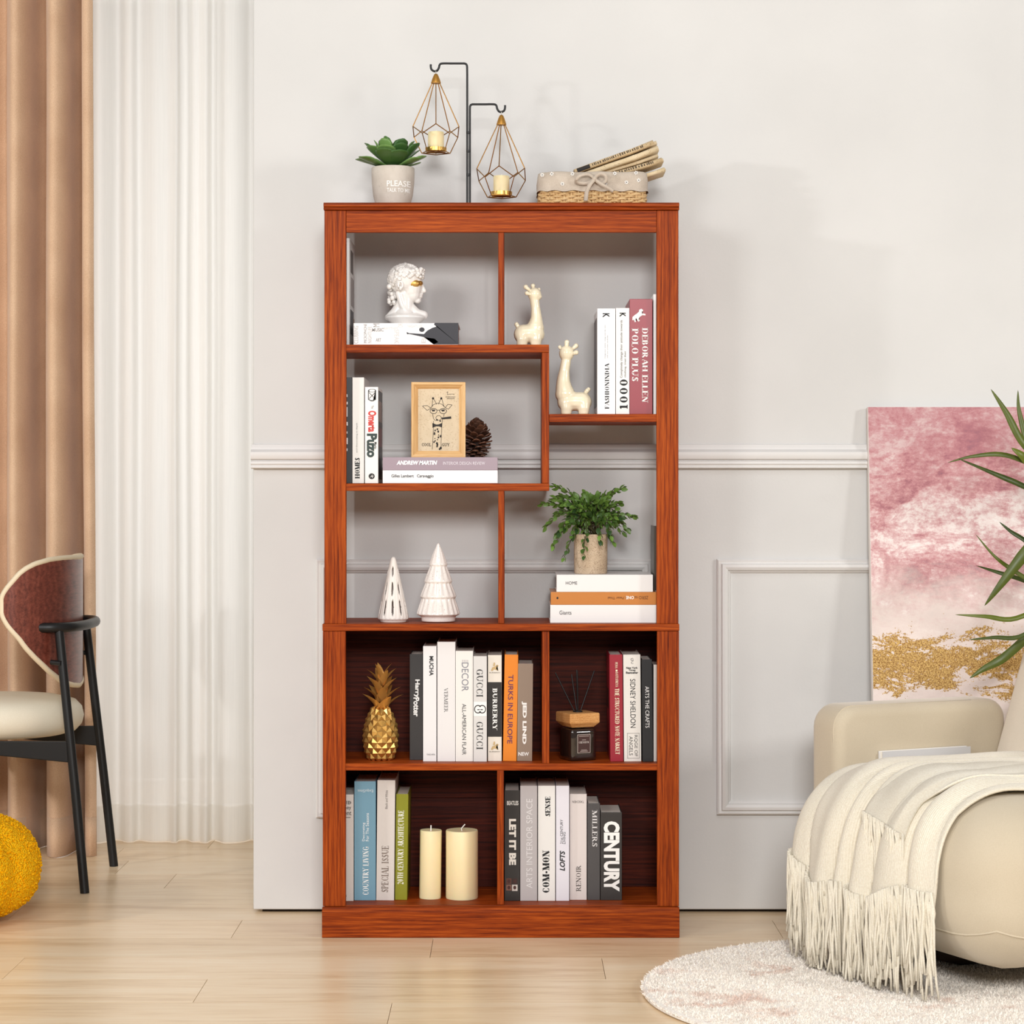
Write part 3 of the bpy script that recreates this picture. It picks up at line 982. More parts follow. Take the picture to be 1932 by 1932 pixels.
def ring(box, t, rgb, root, name='emblem', eps=.0007, a0=0, a1=360):
    vs, fs = [], []
    N = 28
    for k in range(N + 1):
        a = R(a0 + (a1 - a0) * k / N)
        for rr in (.5, .5 - t):
            vs.append((.5 + rr * math.cos(a), .5 + rr * math.sin(a)))
    fs = [(2 * k, 2 * k + 2, 2 * k + 3, 2 * k + 1) for k in range(N)]
    return put(root, (vs, fs), box, root['_Y'], 0, plain(rgb, .6), name, eps, tilt=root['_tilt'])
ring((694.5, 734, 709.5, 740), .12, (60, 62, 62), b, 'drum_emblem')
poly(b, [(694.5, 737), (696, 737), (696, 753), (700, 755), (704, 755), (708, 753), (708, 737), (709.5, 737), (709.5, 754), (704, 757), (700, 757), (694.5, 754)], (60, 62, 62), 'drum_emblem')
poly(b, [(696, 741), (697, 740.5), (708, 752), (707, 752.5)], (60, 62, 62), 'drum_emblem'); poly(b, [(708, 741), (707, 740.5), (696, 752), (697, 752.5)], (60, 62, 62), 'drum_emblem')
fx = X(713.5, .018) + .0004
for (z0, z1, y0, y1, c) in [(.01, .225, .012, .165, (58, 48, 46)), (.09, .135, .014, .16, (120, 50, 50)), (.15, .2, .014, .15, (150, 120, 110))]:
    m = MB(); m.add([(fx + (.0003 if z0 > .02 else 0), .018 + y0, Z(SB) + z0), (fx + (.0003 if z0 > .02 else 0), .018 + y1, Z(SB) + z0), (fx + (.0003 if z0 > .02 else 0), .018 + y1, Z(SB) + z1), (fx + (.0003 if z0 > .02 else 0), .018 + y0, Z(SB) + z1)], [(0, 1, 2, 3)])
    m.build('cover_picture', plain(c, .4), b)
gl = lying('white book lying flat below the lilac book', 722, 939, 887.5, SB, .015, .18, (238, 237, 238), Z(SB) + .0003)
T(gl, 'Gilles Lambert   Caravaggio', (738.5, 895, 818, 902.5), 0, (40, 40, 42), .012)
am = lying('lilac book with white lettering lying under the framed giraffe print', 722, 939, 863, 887.5, .015, .18, (158, 140, 150), gl['_top'] + .0003)
T(am, 'ANDREW MARTIN', (748, 869, 825, 877), 0, (246, 244, 246), .05, .25); T(am, 'INTERIOR DESIGN REVIEW', (836, 871, 915, 877), 0, (226, 218, 226))

# ---- third row, right
gi = lying('white book at the bottom of the stack under the green potted plant', 1038, 1241, 1141, 1175, Yat(1175.5, SM), .205, (232, 229, 227), Z(SM) + .0003)
T(gi, 'Giants', (1055.5, 1152, 1078, 1159.5), 0, (60, 58, 58))
ze = lying('tan brown book in the middle of the stack under the green potted plant', 1039, 1239.5, 1116.5, 1140.5, gi['_Y'], .21, (196, 126, 62), gi['_top'] + .0003, .25)
T(ze, 'ZERO to', (1197, 1124.5, 1223, 1130.5), 180, (110, 62, 26)); T(ze, 'ONE', (1181, 1124.5, 1196, 1130.5), 180, (244, 240, 236), .02); T(ze, '| Peter Thiel', (1147, 1124.5, 1180, 1130.5), 180, (110, 62, 26))
put(ze, disc, (1050, 1126, 1053.5, 1130.5), ze['_Y'], 0, m_ink, 'round_logo')
ho = lying('white book on top of the stack, carrying the stone plant pot', 1050, 1232, 1083, 1115.5, gi['_Y'], .215, (230, 227, 225), ze['_top'] + .0003)
T(ho, 'HOME', (1067.5, 1097, 1089, 1103), 0, (70, 68, 68))
b = standing('dark taupe book standing upright beside the right upright, behind the potted plant stack', 1233.5, 1246, 992, SM, .10, .12, (82, 74, 66), zbase=ze['_top'] + .0003)

# ---- fourth row, left
Y4 = Yat(1437, SE)
b = standing('charcoal book with white gothic-style lettering beside the gold pineapple', 773, 797.5, 1234, SE, Y4 + .03, .15, (54, 52, 52))
T(b, 'Harry', (781, 1282, 792, 1317), -90, (240, 238, 236), .03); T(b, 'Potter', (780, 1316, 791, 1352), -90, (240, 238, 236), .03)
b = standing('white book with black lettering near its top right of the charcoal book', 798.2, 823.5, 1219, SE, Y4, .16, (228, 226, 226))
T(b, 'MUCHA', (810, 1238, 818, 1275), -90, bold=.025); T(b, 'TASCHEN', (805, 1422, 820.5, 1425), 0, (90, 88, 88))
b = standing('tallest white book of the upper closed shelf with small grey serif lettering', 825, 859, 1211, SE, Y4, .17, (226, 223, 222))
TS(b, 'VERMEER', (838, 1298, 845, 1344), -90, (70, 68, 68), .1)
b = standing('off-white book with thin grey lettering between two white books', 859.6, 892.5, 1228, SE, Y4, .165, (230, 227, 222))
T(b, 'DECOR', (871, 1250, 884, 1304), -90, (130, 130, 140)); T(b, 'ALL-AMERICAN FLAIR', (872, 1328, 879.5, 1424), -90, (60, 60, 62))
for k in range(4): rect(b, (872 + k * 3.2, 1245, 873.6 + k * 3.2, 1249), (190, 186, 186), 'title_lettering', .0006)
b = standing('pale grey book with black serif lettering and linked ring emblem', 893.2, 918.5, 1238, SE, Y4 - .004, .16, (214, 211, 208))
rect(b, (893.6, 1324, 918, 1351), (240, 238, 235))
TS(b, 'GUCCI', (899, 1263, 911, 1315), -90, (44, 44, 44), .14, .05); TS(b, 'GUCCI', (899, 1362, 911, 1414), -90, (44, 44, 44), .14, .05)
ring((894.5, 1330, 909, 1346), .11, (30, 30, 30), b, 'ring_emblem', .001, 40, 325); ring((902.5, 1330, 917, 1346), .11, (30, 30, 30), b, 'ring_emblem', .001, -145, 140)
rect(b, (900.5, 1338, 905, 1339.6), (30, 30, 30), 'ring_emblem', .001); rect(b, (906.5, 1338, 911, 1339.6), (30, 30, 30), 'ring_emblem', .001)
b = standing('book with black middle band between two cream ends left of the orange book', 920.5, 946.5, 1236, SE, Y4 + .006, .17, (226, 218, 206))
rect(b, (920.7, 1287, 946.3, 1390), (40, 36, 34))
TS(b, 'BURBERRY', (929, 1298, 938.5, 1378), -90, (244, 242, 238), .2)
for dy in (0, 149):
    poly(b, [(926, 1265 + dy), (929, 1259 + dy), (934, 1257 + dy), (938, 1254 + dy), (941, 1256 + dy), (938, 1259 + dy), (936, 1262 + dy), (940, 1266 + dy), (936, 1264 + dy), (932, 1263 + dy), (929, 1266 + dy)], (196, 168, 120), 'horseman_emblem')
    poly(b, [(930, 1257 + dy), (931.5, 1250 + dy), (934, 1250 + dy), (934, 1256 + dy)], (196, 168, 120), 'horseman_emblem', eps=.0012)
    T(b, 'BURBERRY', (923.5, 1268 + dy, 944, 1270.2 + dy), 0, (110, 100, 90))
b = standing('orange book with purple lettering leaning slightly on the upper closed shelf', 948.8, 974.5, 1235, SE, Y4 + .008, .165, (224, 130, 34), R(.95))
T(b, 'TURKS IN EUROPE', (958, 1273, 967.5, 1403), -90, (104, 48, 84), .01)
b = standing('grey-brown book with wide white lettering at the right end beside the orange book', 975.5, 1004, 1252, SE, Y4 + .008, .16, (146, 126, 110), R(.6))
T(b, 'JED LIND', (984, 1323, 993.5, 1404), -90, (244, 240, 236), .05); T(b, 'NEW', (978, 1419, 998, 1426), 0, (240, 236, 232), .03)

# ---- fourth row, right
b = standing('crimson book with cream serif lettering right of the reed diffuser', 1151.5, 1176, 1235, SE, Y4, .17, (150, 30, 46), R(-.5))
TS(b, 'THE STRUCTURED NOTE NARKET', (1160, 1299, 1169, 1423), -90, (240, 226, 196), .2)
TS(b, 'PENG', (1160.5, 1249, 1165.5, 1261), -90, (236, 220, 190), .2); TS(b, 'DATTATREYA', (1161, 1268, 1166.5, 1296), -90, (236, 220, 190), .2)
rect(b, (1161.5, 1263.5, 1165, 1267), (240, 226, 196), 'title_lettering', .0007)
m = MB(); fx = X(1151.5, Y4) - .0004
m.add([(fx, Y4 + .07, Z(SE) + .12), (fx, Y4 + .15, Z(SE) + .12), (fx, Y4 + .15, Z(SE) + .17), (fx, Y4 + .07, Z(SE) + .17)], [(0, 3, 2, 1)])
m.build('cover_picture', plain((60, 40, 36), .4), b)
b = standing('thick white book with black lettering between the crimson and black books', 1177.5, 1210, 1235, SE, Y4, .17, (222, 217, 210), R(-.5))
T(b, 'SIDNEY SHELDON', (1189, 1281, 1199, 1373), -90, (40, 40, 42)); T(b, 'New York', (1181.5, 1258, 1203, 1262), 0, bold=.03); T(b, 'Times', (1186, 1262.5, 1199, 1266), 0, bold=.03); T(b, 'Bestseller', (1181, 1267, 1204, 1271), 0, bold=.03)
T(b, 'G', (1190, 1241.5, 1195, 1247), 0, (90, 88, 86)); T(b, 'C', (1190.5, 1248, 1195, 1252.5), 0, (90, 88, 86))
T(b, 'RQGE OF', (1196, 1387, 1203, 1427), -90, (90, 88, 86)); T(b, 'ANGELS', (1187, 1389, 1194, 1425), -90, (90, 88, 86))
for bx in ((1183.5, 1383, 1206.5, 1383.8), (1183.5, 1430, 1206.5, 1430.8), (1183.5, 1383, 1184.3, 1430.8), (1205.7, 1383, 1206.5, 1430.8)): rect(b, bx, (150, 146, 142), 'title_lettering', .0007)
b = standing('black book with thin white lettering between the thick white book and a plain white one', 1212.5, 1232, 1244, SE, Y4 - .006, .165, (30, 30, 33), R(-.55))
T(b, 'ARTS THE CRAFTS', (1217.5, 1295, 1225, 1373), -90, (228, 226, 224))
standing('plain pale book half hidden by the right upright beside the thin black book', 1233, 1248, 1254, SE, Y4, .15, (214, 206, 200))

# ---- bottom row, left
Y5 = Yat(1700, SF)
b = standing('pale book cropped by the left upright with black lettering at the top right', 632, 667, 1499, SF, Y5 - .003, .16, (206, 198, 192))
TS(b, 'VI', (649.5, 1511, 655.5, 1517.5), 0, thick=.2); TS(b, 'D', (656.5, 1511, 662.5, 1517.5), 0, thick=.2); T(b, 'ney', (650, 1522, 662.5, 1529), 0, (40, 38, 38)); T(b, 'ent', (650, 1531, 663, 1538), 0, (40, 38, 38)); rect(b, (650, 1541.5, 661.5, 1543), (120, 112, 106), 'title_lettering', .0006); T(b, 's', (651, 1688, 654, 1691.5), 0, (80, 76, 74))
b = standing('blue-grey book with white lettering on the bottom shelf', 668.5, 709, 1474, SF, Y5 + .006, .165, (112, 152, 172))
TS(b, 'COUNTRY LIVING', (684, 1597, 696, 1688), 90, (244, 243, 240), .18); T(b, 'For The Seasons', (690, 1534, 696, 1587), 90, (236, 238, 238)); T(b, 'Decorating', (683.5, 1552, 689.5, 1587), 90, (236, 238, 238)); T(b, 'ExquiSites', (675, 1488, 704, 1495), 180, (214, 222, 226))
b = standing('tall pale grey book with grey condensed lettering left of the green book', 709.8, 743.5, 1472, SF, Y5 + .006, .175, (208, 200, 194), R(.55))
TS(b, 'SPECIAL ISSUE', (720, 1596, 733, 1683), 90, (124, 108, 98), .16); T(b, 'Black and White', (727, 1491, 731.5, 1526), 90, (120, 112, 106))
b = standing('olive green book with white serif lettering right of the tall pale grey book', 745, 768, 1498, SF, Y5 + .012, .165, (134, 134, 30), R(.7))
TS(b, '20TH CENTURY ARCHITECTURE', (750, 1529, 762, 1668), 90, (246, 244, 232), .18)

# ---- bottom row, right
b = standing('black book with white lettering and small four-part picture at the left end', 951.8, 980.5, 1491, SF, Y5, .17, (44, 40, 38))
T(b, 'LET IT BE', (960.5, 1545, 973.5, 1632), -90, (236, 230, 220), .05); T(b, 'BEATLES', (956.5, 1511, 978, 1519), 0, (226, 222, 216), .02)
for i, (bx, c) in enumerate((((955, 1657, 965, 1668), (96, 58, 46)), ((966, 1657, 976.5, 1668), (58, 36, 32)), ((955, 1669, 965, 1680), (132, 92, 78)), ((966, 1669, 976.5, 1681), (206, 196, 188)))):
    rect(b, bx, c, 'portrait_tile', .0006)
    put(b, disc, (bx[0] + 2.5, bx[1] + 2, bx[0] + 8, bx[1] + 9), Y5, 0, plain((74, 40, 34), .6), 'portrait_tile', .001)
b = standing('silver-grey book with pale thin capitals next to the black book on the bottom shelf', 981.5, 1013.5, 1482.5, SF, Y5, .175, (184, 178, 178))
T(b, 'ARTS INTERIOR SPACE', (993, 1507, 1004.5, 1676), 90, (222, 218, 218))
b = standing('white book with heavy black lettering at top and bottom of its spine', 1015, 1047.5, 1482.5, SF, Y5, .17, (226, 223, 219))
TS(b, 'COM-MON', (1023, 1604, 1037, 1684), 90, thick=.26, thin=.06); TS(b, 'SENSE', (1028.5, 1503, 1038.5, 1540), 90, thick=.24, thin=.07)
b = standing('slim pale lavender-white book with slanted black lettering', 1049, 1074, 1482.5, SF, Y5, .17, (222, 219, 226))
T(b, 'LOFTS', (1056, 1605, 1066, 1643), 90, bold=.03, shear=.25); T(b, '21st CENTURY', (1057, 1546, 1062, 1592), 90, (60, 60, 64)); T(b, 'LIVING', (1062.5, 1570, 1067, 1592), 90, (60, 60, 64))
b = standing('pinkish-white book with dark serif lettering near its foot', 1075, 1107, 1498, SF, Y5 + .012, .16, (216, 206, 202))
TS(b, 'RENOIR', (1087, 1632, 1096, 1682), 90, (60, 52, 50), .13); T(b, 'TASCHEN', (1080, 1510.5, 1101.5, 1515), 180, (90, 84, 82))
b = standing('slim dark grey book with white serif lettering left of the widest black book', 1108.5, 1132, 1515.5, SF, Y5 + .010, .155, (74, 71, 71))
TS(b, 'MILLERS', (1117, 1528, 1127, 1597), -90, (226, 222, 220), .15)
b = standing('wide black book with very bold white capitals at the right of the bottom row', 1133, 1173.5, 1532.5, SF, Y5 + .008, .155, (50, 46, 44))
T(b, 'CENTURY', (1139, 1549.5, 1169, 1682), -90, (242, 240, 236), .05)
# ================================================================== on top of the bookcase
ZT = Z(383) + .0003
# ---- succulent in a concrete pot
YP = .10
px, r0 = X(741.5, YP), 40.5 * S * K(YP)
zr = Z(317, YP)
hp = zr - ZT
root = thing('potted_succulent', 'green rosette succulent in a pale concrete pot with white lettering', 'plant', (px, YP, ZT))
m = MB(); prof = [(r0 * .74, 0), (r0 * .80, hp * .06), (r0 * .92, hp * .3), (r0 * .985, hp * .6), (r0, hp * .85), (r0, hp * .985), (r0 * .98, hp), (r0 * .93, hp), (r0 * .92, hp * .9)]
m.lathe(prof, (px, YP, ZT), 40)
pot = m.build('pot', m_concrete, root, smooth=50)
m = MB(); m.lathe([(r0 * .91, hp * .80), (r0 * .90, hp * .9), (r0 * .5, hp * .93)], (px, YP, ZT), 24)
m.build('soil', plain((70, 56, 44), .95), root)
def potr(z):
    t = (z - ZT) / hp
    for (ra, za), (rb, zb_) in zip(prof, prof[1:]):
        if za <= t * hp <= zb_: return ra + (rb - ra) * ((t * hp - za) / max(zb_ - za, 1e-6))
    return r0
def wrap_text(body, box, bold):
    vs, fs = sans(body, bold)
    out = []
    for a, b_ in vs:
        pxl = box[0] + a * (box[2] - box[0]); pyl = box[3] - b_ * (box[3] - box[1])
        zz = Z(pyl, YP - .045)
        rr = potr(zz) + .0006
        dx = max(-.98, min(.98, (X(pxl, YP - .045) - px) / rr))
        an = math.asin(dx)
        out.append((px + rr * math.sin(an), YP - rr * math.cos(an), zz))
    m = MB(); m.add(out, fs); return m
wrap_text('PLEASE', (730, 341, 774, 352), .015).build('lettering', m_white_ink, pot)
wrap_text('TALK TO ME', (730, 355, 773, 362.5), .015).build('lettering', m_white_ink, pot)
# fleshy leaf: paddle along +Y, cupped
def paddle(n=9, k=8, thick=.16, wmax=.40, tip=.04):
    vs, fs = [], []
    for i in range(n + 1):
        t = i / n
        wd = wmax * (.30 + .70 * math.sin(min(1, t * 1.18) * PI * .5) ** 1.2) * (1 if t < .72 else math.sqrt(max(0, 1 - ((t - .72) / .285) ** 2)))
        th = thick * (1 - .75 * t)
        for j in range(k):
            a = 2 * PI * j / k
            x = wd * math.cos(a)
            vs.append((x, t, th * .5 * math.sin(a) + .55 * x * x + .10 * t * t))
    for i in range(n):
        for j in range(k):
            j2 = (j + 1) % k
            fs.append((i * k + j, i * k + j2, (i + 1) * k + j2, (i + 1) * k + j))
    fs.append(tuple(range(k - 1, -1, -1))); fs.append(tuple(range(n * k, n * k + k)))
    m = MB(); m.add(vs, fs); return m
pm = paddle().mesh('leaf', 180); pm.materials.append(m_succ)
rnd = random.Random(3)
cz = zr + .002
for ringi, (cnt, elev, ln, wdt, lift) in enumerate(((10, 16, .080, .060, -.001), (9, 32, .074, .058, .004), (6, 54, .066, .052, .010), (4, 74, .056, .042, .014))):
    for i in range(cnt):
        a = 2 * PI * (i + .5 * (ringi % 2)) / cnt + rnd.uniform(-.15, .15)
        e = R(elev + rnd.uniform(-7, 7))
        d = Vector((math.cos(a) * math.cos(e), math.sin(a) * math.cos(e), math.sin(e)))
        L = ln * rnd.uniform(.88, 1.1)
        base = Vector((px, YP, cz + lift)) + Vector((math.cos(a), math.sin(a), 0)) * .010
        inst('leaf', pm, frame_from(base, d, (0, 0, 1), (wdt * rnd.uniform(.9, 1.1), L, .05)), root)

# ---- lantern stand
YL = .13
root = thing('lantern_stand', 'black iron two-armed hook stand on top of the bookcase', 'stand', (X(882, YL), YL, ZT))
def pp(lst, Y): return [W(a, b_, Y) for a, b_ in lst]
rr = 2.1 * S
m = MB(); m.tube([(X(881.5, YL), YL, ZT + .004)] + pp([(881.5, 140), (881.3, 127)], YL) + smoothpath(pp([(881, 124), (879.3, 121), (876, 119.7)], YL), 4) + smoothpath(pp([(850, 119.7), (834, 119.8), (829.5, 122.5), (828, 128), (824.5, 133.5), (819.5, 134.5), (814.5, 131.5), (812.8, 126.5), (812.8, 121.5)], YL), 6), rr, 10)
m.build('tall_arm', m_black, root, smooth=60)
m = MB(); m.tube([(X(886.5, YL), YL, ZT + .004)] + pp([(886.5, 214), (886.6, 205)], YL) + smoothpath(pp([(886.8, 201), (888.4, 198), (891.5, 196.8)], YL), 4) + smoothpath(pp([(915, 196.8), (932, 196.8), (936.5, 199.5), (938, 205), (941.5, 210.3), (946.5, 211.3), (951.2, 208.5), (952.8, 203.5), (952.8, 198.5)], YL), 6), rr, 10)
m.build('short_arm', m_black, root, smooth=60)
m = MB(); m.rbox((X(884, YL) - .05, YL - .05, ZT), (X(884, YL) + .05, YL + .05, ZT + .005), .002, 3)
m.build('base_plate', m_black, root)
for z_ in (250, 285, 330):
    m = MB(); m.tube([W(884, z_, YL) - Vector((0, 0, .003)), W(884, z_, YL) + Vector((0, 0, .003))], 4.6 * S, 10); m.build('collar', m_black, root, smooth=40)

def lantern(label, cx, ytop, ycapb, yup, ylo, ybase, Yq, ang, R1, R2, R3):
    k = S * K(Yq)
    c = lambda py: Vector((X(cx, Yq), Yq, Z(py, Yq)))
    root = thing('hanging_lantern', label, 'lantern', tuple(c(ybase)), 'wire lanterns on the hook stand')
    m = MB(); b0 = c(ycapb); hh = (ycapb - ytop) * k
    m.lathe([(9.3 * k, 0), (9.4 * k, hh * .08), (7.3 * k, hh * .45), (4.6 * k, hh * .82), (3.2 * k, hh * .97), (1.6 * k, hh)], b0, 24)
    m.build('cap', plain((178, 130, 58), .45, .6), root, smooth=50)
    m = MB(); rc = c(ytop - 3.5)
    m.tube([rc + Vector((0, math.cos(t) * 2.6 * k, math.sin(t) * 4.4 * k)) for t in [2 * PI * i / 16 for i in range(17)]], .6 * k, 6, False)
    m.build('hanging_ring', plain((190, 186, 178), .3, 1.0), root, smooth=60)
    def pent(py, r, off): return [c(py) + Vector((math.cos(R(ang + off + 72 * i)) * r * k, math.sin(R(ang + off + 72 * i)) * r * k, 0)) for i in range(5)]
    up, lo, ba = pent(yup, R1, 0), pent(ylo, R2, 36), pent(ybase, R3, 36)
    cap = pent(ycapb, 7.5, 0)
    wr = .95 * k
    for i in range(5):
        for a, b_ in ((cap[i], up[i]), (up[i], lo[i]), (up[i], lo[i - 1]), (lo[i], ba[i]), (ba[i], ba[(i + 1) % 5]), (ba[i], c(ybase))):
            m = MB(); m.tube([a, b_], wr, 6); m.build('wire', m_brass, root, smooth=60)
    m = MB(); tz = c(ybase) + Vector((0, 0, .0012))
    m.lathe([(18 * k, 0), (20 * k, .0015), (20.3 * k, 8 * k), (19.4 * k, 8 * k), (19 * k, .004), (1 * k, .004)], tz, 32)
    m.build('tray', m_gold, root, smooth=40)
    cd = thing('candle', 'ivory pillar candle standing in the ' + label.split(' lantern')[0].replace('brass wire ', '') + ' lantern', 'candle', tuple(tz + Vector((0, 0, .0042))), 'candles in the wire lanterns')
    m = MB(); m.lathe([(14.6 * k, 0), (15.2 * k, .002), (15.2 * k, 33 * k), (14.4 * k, 34.5 * k), (2 * k, 34 * k)], tz + Vector((0, 0, .0042)), 32)
    m.build('wax', m_wax, cd, smooth=50)
    m = MB(); m.tube([tz + Vector((0, 0, .0042 + 33.5 * k)), tz + Vector((.001, 0, .0042 + 38 * k))], .0006, 6); m.build('wick', m_wick, cd)
lantern('brass wire higher lantern hanging from the tall arm of the stand', 822.5, 139.5, 157.5, 241, 257, 288, .13, -88, 45.5, 43.5, 28)
lantern('brass wire lower lantern hanging from the short arm of the stand', 946, 217, 236, 320, 339, 371, .125, -95, 47.5, 46.5, 28.5)

# ---- woven basket with a cloth liner
YK = .045
k = S * K(YK)
x0, x1 = X(1020, YK), X(1217, YK)
y0, y1 = YK, YK + .15
zr, zl = Z(325, YK), Z(361, YK)
root = thing('lined_basket', 'woven straw basket with beige linen liner and ribbon bow', 'basket', ((x0 + x1) / 2, (y0 + y1) / 2, ZT))
m_straw = wood('seagrass_straw', C(150, 110, 66), C(206, 170, 120), C(232, 204, 158), 'X', 3, .7)
def perim(t, off=0):
    """rounded rectangle perimeter point at t in [0,1)"""
    cx_, cy_ = (x0 + x1) / 2, (y0 + y1) / 2
    hx, hy, r = (x1 - x0) / 2 + off, (y1 - y0) / 2 + off, .022 + off
    segs = [('l', (-hx + r, -hy), (hx - r, -hy)), ('a', (hx - r, -hy + r), -90), ('l', (hx, -hy + r), (hx, hy - r)), ('a', (hx - r, hy - r), 0),
            ('l', (hx - r, hy), (-hx + r, hy)), ('a', (-hx + r, hy - r), 90), ('l', (-hx, hy - r), (-hx, -hy + r)), ('a', (-hx + r, -hy + r), 180)]
    Ls = [2 * (hx - r), r * PI / 2, 2 * (hy - r), r * PI / 2] * 2
    tot = sum(Ls); d = (t % 1) * tot
    for sg, L in zip(segs, Ls):
        if d <= L:
            if sg[0] == 'l':
                f = d / L
                return cx_ + sg[1][0] + (sg[2][0] - sg[1][0]) * f, cy_ + sg[1][1] + (sg[2][1] - sg[1][1]) * f
            a = R(sg[2]) + d / r
            return cx_ + sg[1][0] + r * math.cos(a), cy_ + sg[1][1] + r * math.sin(a)
        d -= L
    return cx_ + hx, cy_
NS = 44
hb_ = zl + .006 - ZT
rows_ = 7
for j in range(rows_):
    z = ZT + .0045 + (hb_ - .006) * j / (rows_ - 1)
    path = []
    for i in range(NS * 4 + 1):
        t = i / (NS * 4)
        ph = math.cos(2 * PI * (t * NS / 2 + .5 * (j % 2)))
        p = perim(t, .0035 * ph)
        path.append((p[0], p[1], z + .001 * math.sin(37 * t * 6 + j)))
    m = MB(); m.tube(path, .0036, 6, False); m.build('woven_strand', m_straw, root, smooth=60)
for i in range(NS):
    p = perim((i + .0) / NS)
    m = MB(); m.tube([(p[0], p[1], ZT + .001), (p[0], p[1], zl + .008)], .0032, 6); m.build('stake', m_straw, root, smooth=60)
m = MB(); m.box(x0 + .006, x1 - .006, y0 + .006, y1 - .006, ZT + .0005, ZT + .004); m.build('base', m_straw, root)
# liner: folded-over cloth band, inside and outside
vs, fs = [], []
N = 160
for j, (off, z) in enumerate(((-.006, ZT + .012), (-.006, zr - .001), (-.003, zr + .001), (.001, zr + .0012), (.006, zr - .002), (.0085, zr - .02), (.0075, zl + .01), (.009, zl))):
    for i in range(N):
        p = perim(i / N, off + .0012 * noise.noise(Vector((i * .25, j * 1.5, 2))))
        vs.append((p[0], p[1], z + (.0016 * math.sin(i * .7) if j == 7 else .001 * math.sin(i * .31))))
for j in range(7):
    for i in range(N):
        i2 = (i + 1) % N
        fs.append((j * N + i, j * N + i2, (j + 1) * N + i2, (j + 1) * N + i))
m = MB(); m.add(vs, fs); liner = m.build('liner', m_cloth, root, smooth=80)
# daisies printed on the liner: petals and a dark eye
for fxp, fyp in ((1023, 330), (1041, 328), (1080, 328), (1160, 327), (1200, 326), (1061, 347), (1142, 346), (1182, 344), (1205, 340)):
    cc = W(fxp, fyp, YK - .0105)
    m = MB()
    for q in range(7):
        a = 2 * PI * q / 7
        d = Vector((math.cos(a), 0, math.sin(a))); e = Vector((-math.sin(a), 0, math.cos(a))) * .0009
        m.add([cc + d * .0015 + e, cc + d * .0015 - e, cc + d * .0052 - e * .6, cc + d * .0052 + e * .6], [(0, 1, 2, 3)])
    m.build('printed_daisy', m_white_ink, liner)
    m = MB(); m.add([cc + Vector((math.cos(2 * PI * q / 8) * .0013, -.0003, math.sin(2 * PI * q / 8) * .0013)) for q in range(8)], [tuple(range(8))])
    m.build('daisy_eye', m_ink, liner)
# ribbon bow
def ribbon(pts, wd, name, par):
    path = smoothpath([W(a, b_, YK - .012 - dy) for a, b_, dy in pts], 6)
    vs, fs = [], []
    for i, p in enumerate(path):
        d = (path[min(i + 1, len(path) - 1)] - path[max(i - 1, 0)]).normalized()
        sd = d.cross(Vector((0, 1, 0)))
        if sd.length < .2: sd = Vector((0, 0, 1))
        sd.normalize()
        sd = (sd + Vector((0, -.25, 0))).normalized()
        vs += [p + sd * wd / 2, p - sd * wd / 2]
    fs = [(2 * i, 2 * i + 1, 2 * i + 3, 2 * i + 2) for i in range(len(path) - 1)]
    m = MB(); m.add(vs, fs)
    o = m.build(name, m_cloth, par, smooth=180)
    so = o.modifiers.new('solid', 'SOLIDIFY'); so.thickness = .0012
    return o
bow = MB(); bow.ball(W(1122, 337, YK - .018), (.006, .005, .006)); bw = bow.build('bow', m_cloth, root, smooth=180)
ribbon([(1122, 336, .006), (1110, 328, .010), (1094, 331, .014), (1087, 339, .012), (1092, 345, .006), (1108, 346, .004), (1121, 340, .005)], .0085, 'loop', bw)
ribbon([(1122, 336, .006), (1132, 328, .012), (1142, 331, .014), (1143, 340, .010), (1136, 345, .005), (1123, 339, .005)], .0085, 'loop', bw)
ribbon([(1122, 337, .008), (1113, 348, .012), (1107, 362, .010), (1105, 379, .008)], .010, 'tail', bw)
ribbon([(1122, 339, .008), (1135, 348, .012), (1148, 355, .010), (1157, 361, .009)], .008, 'tail', bw)

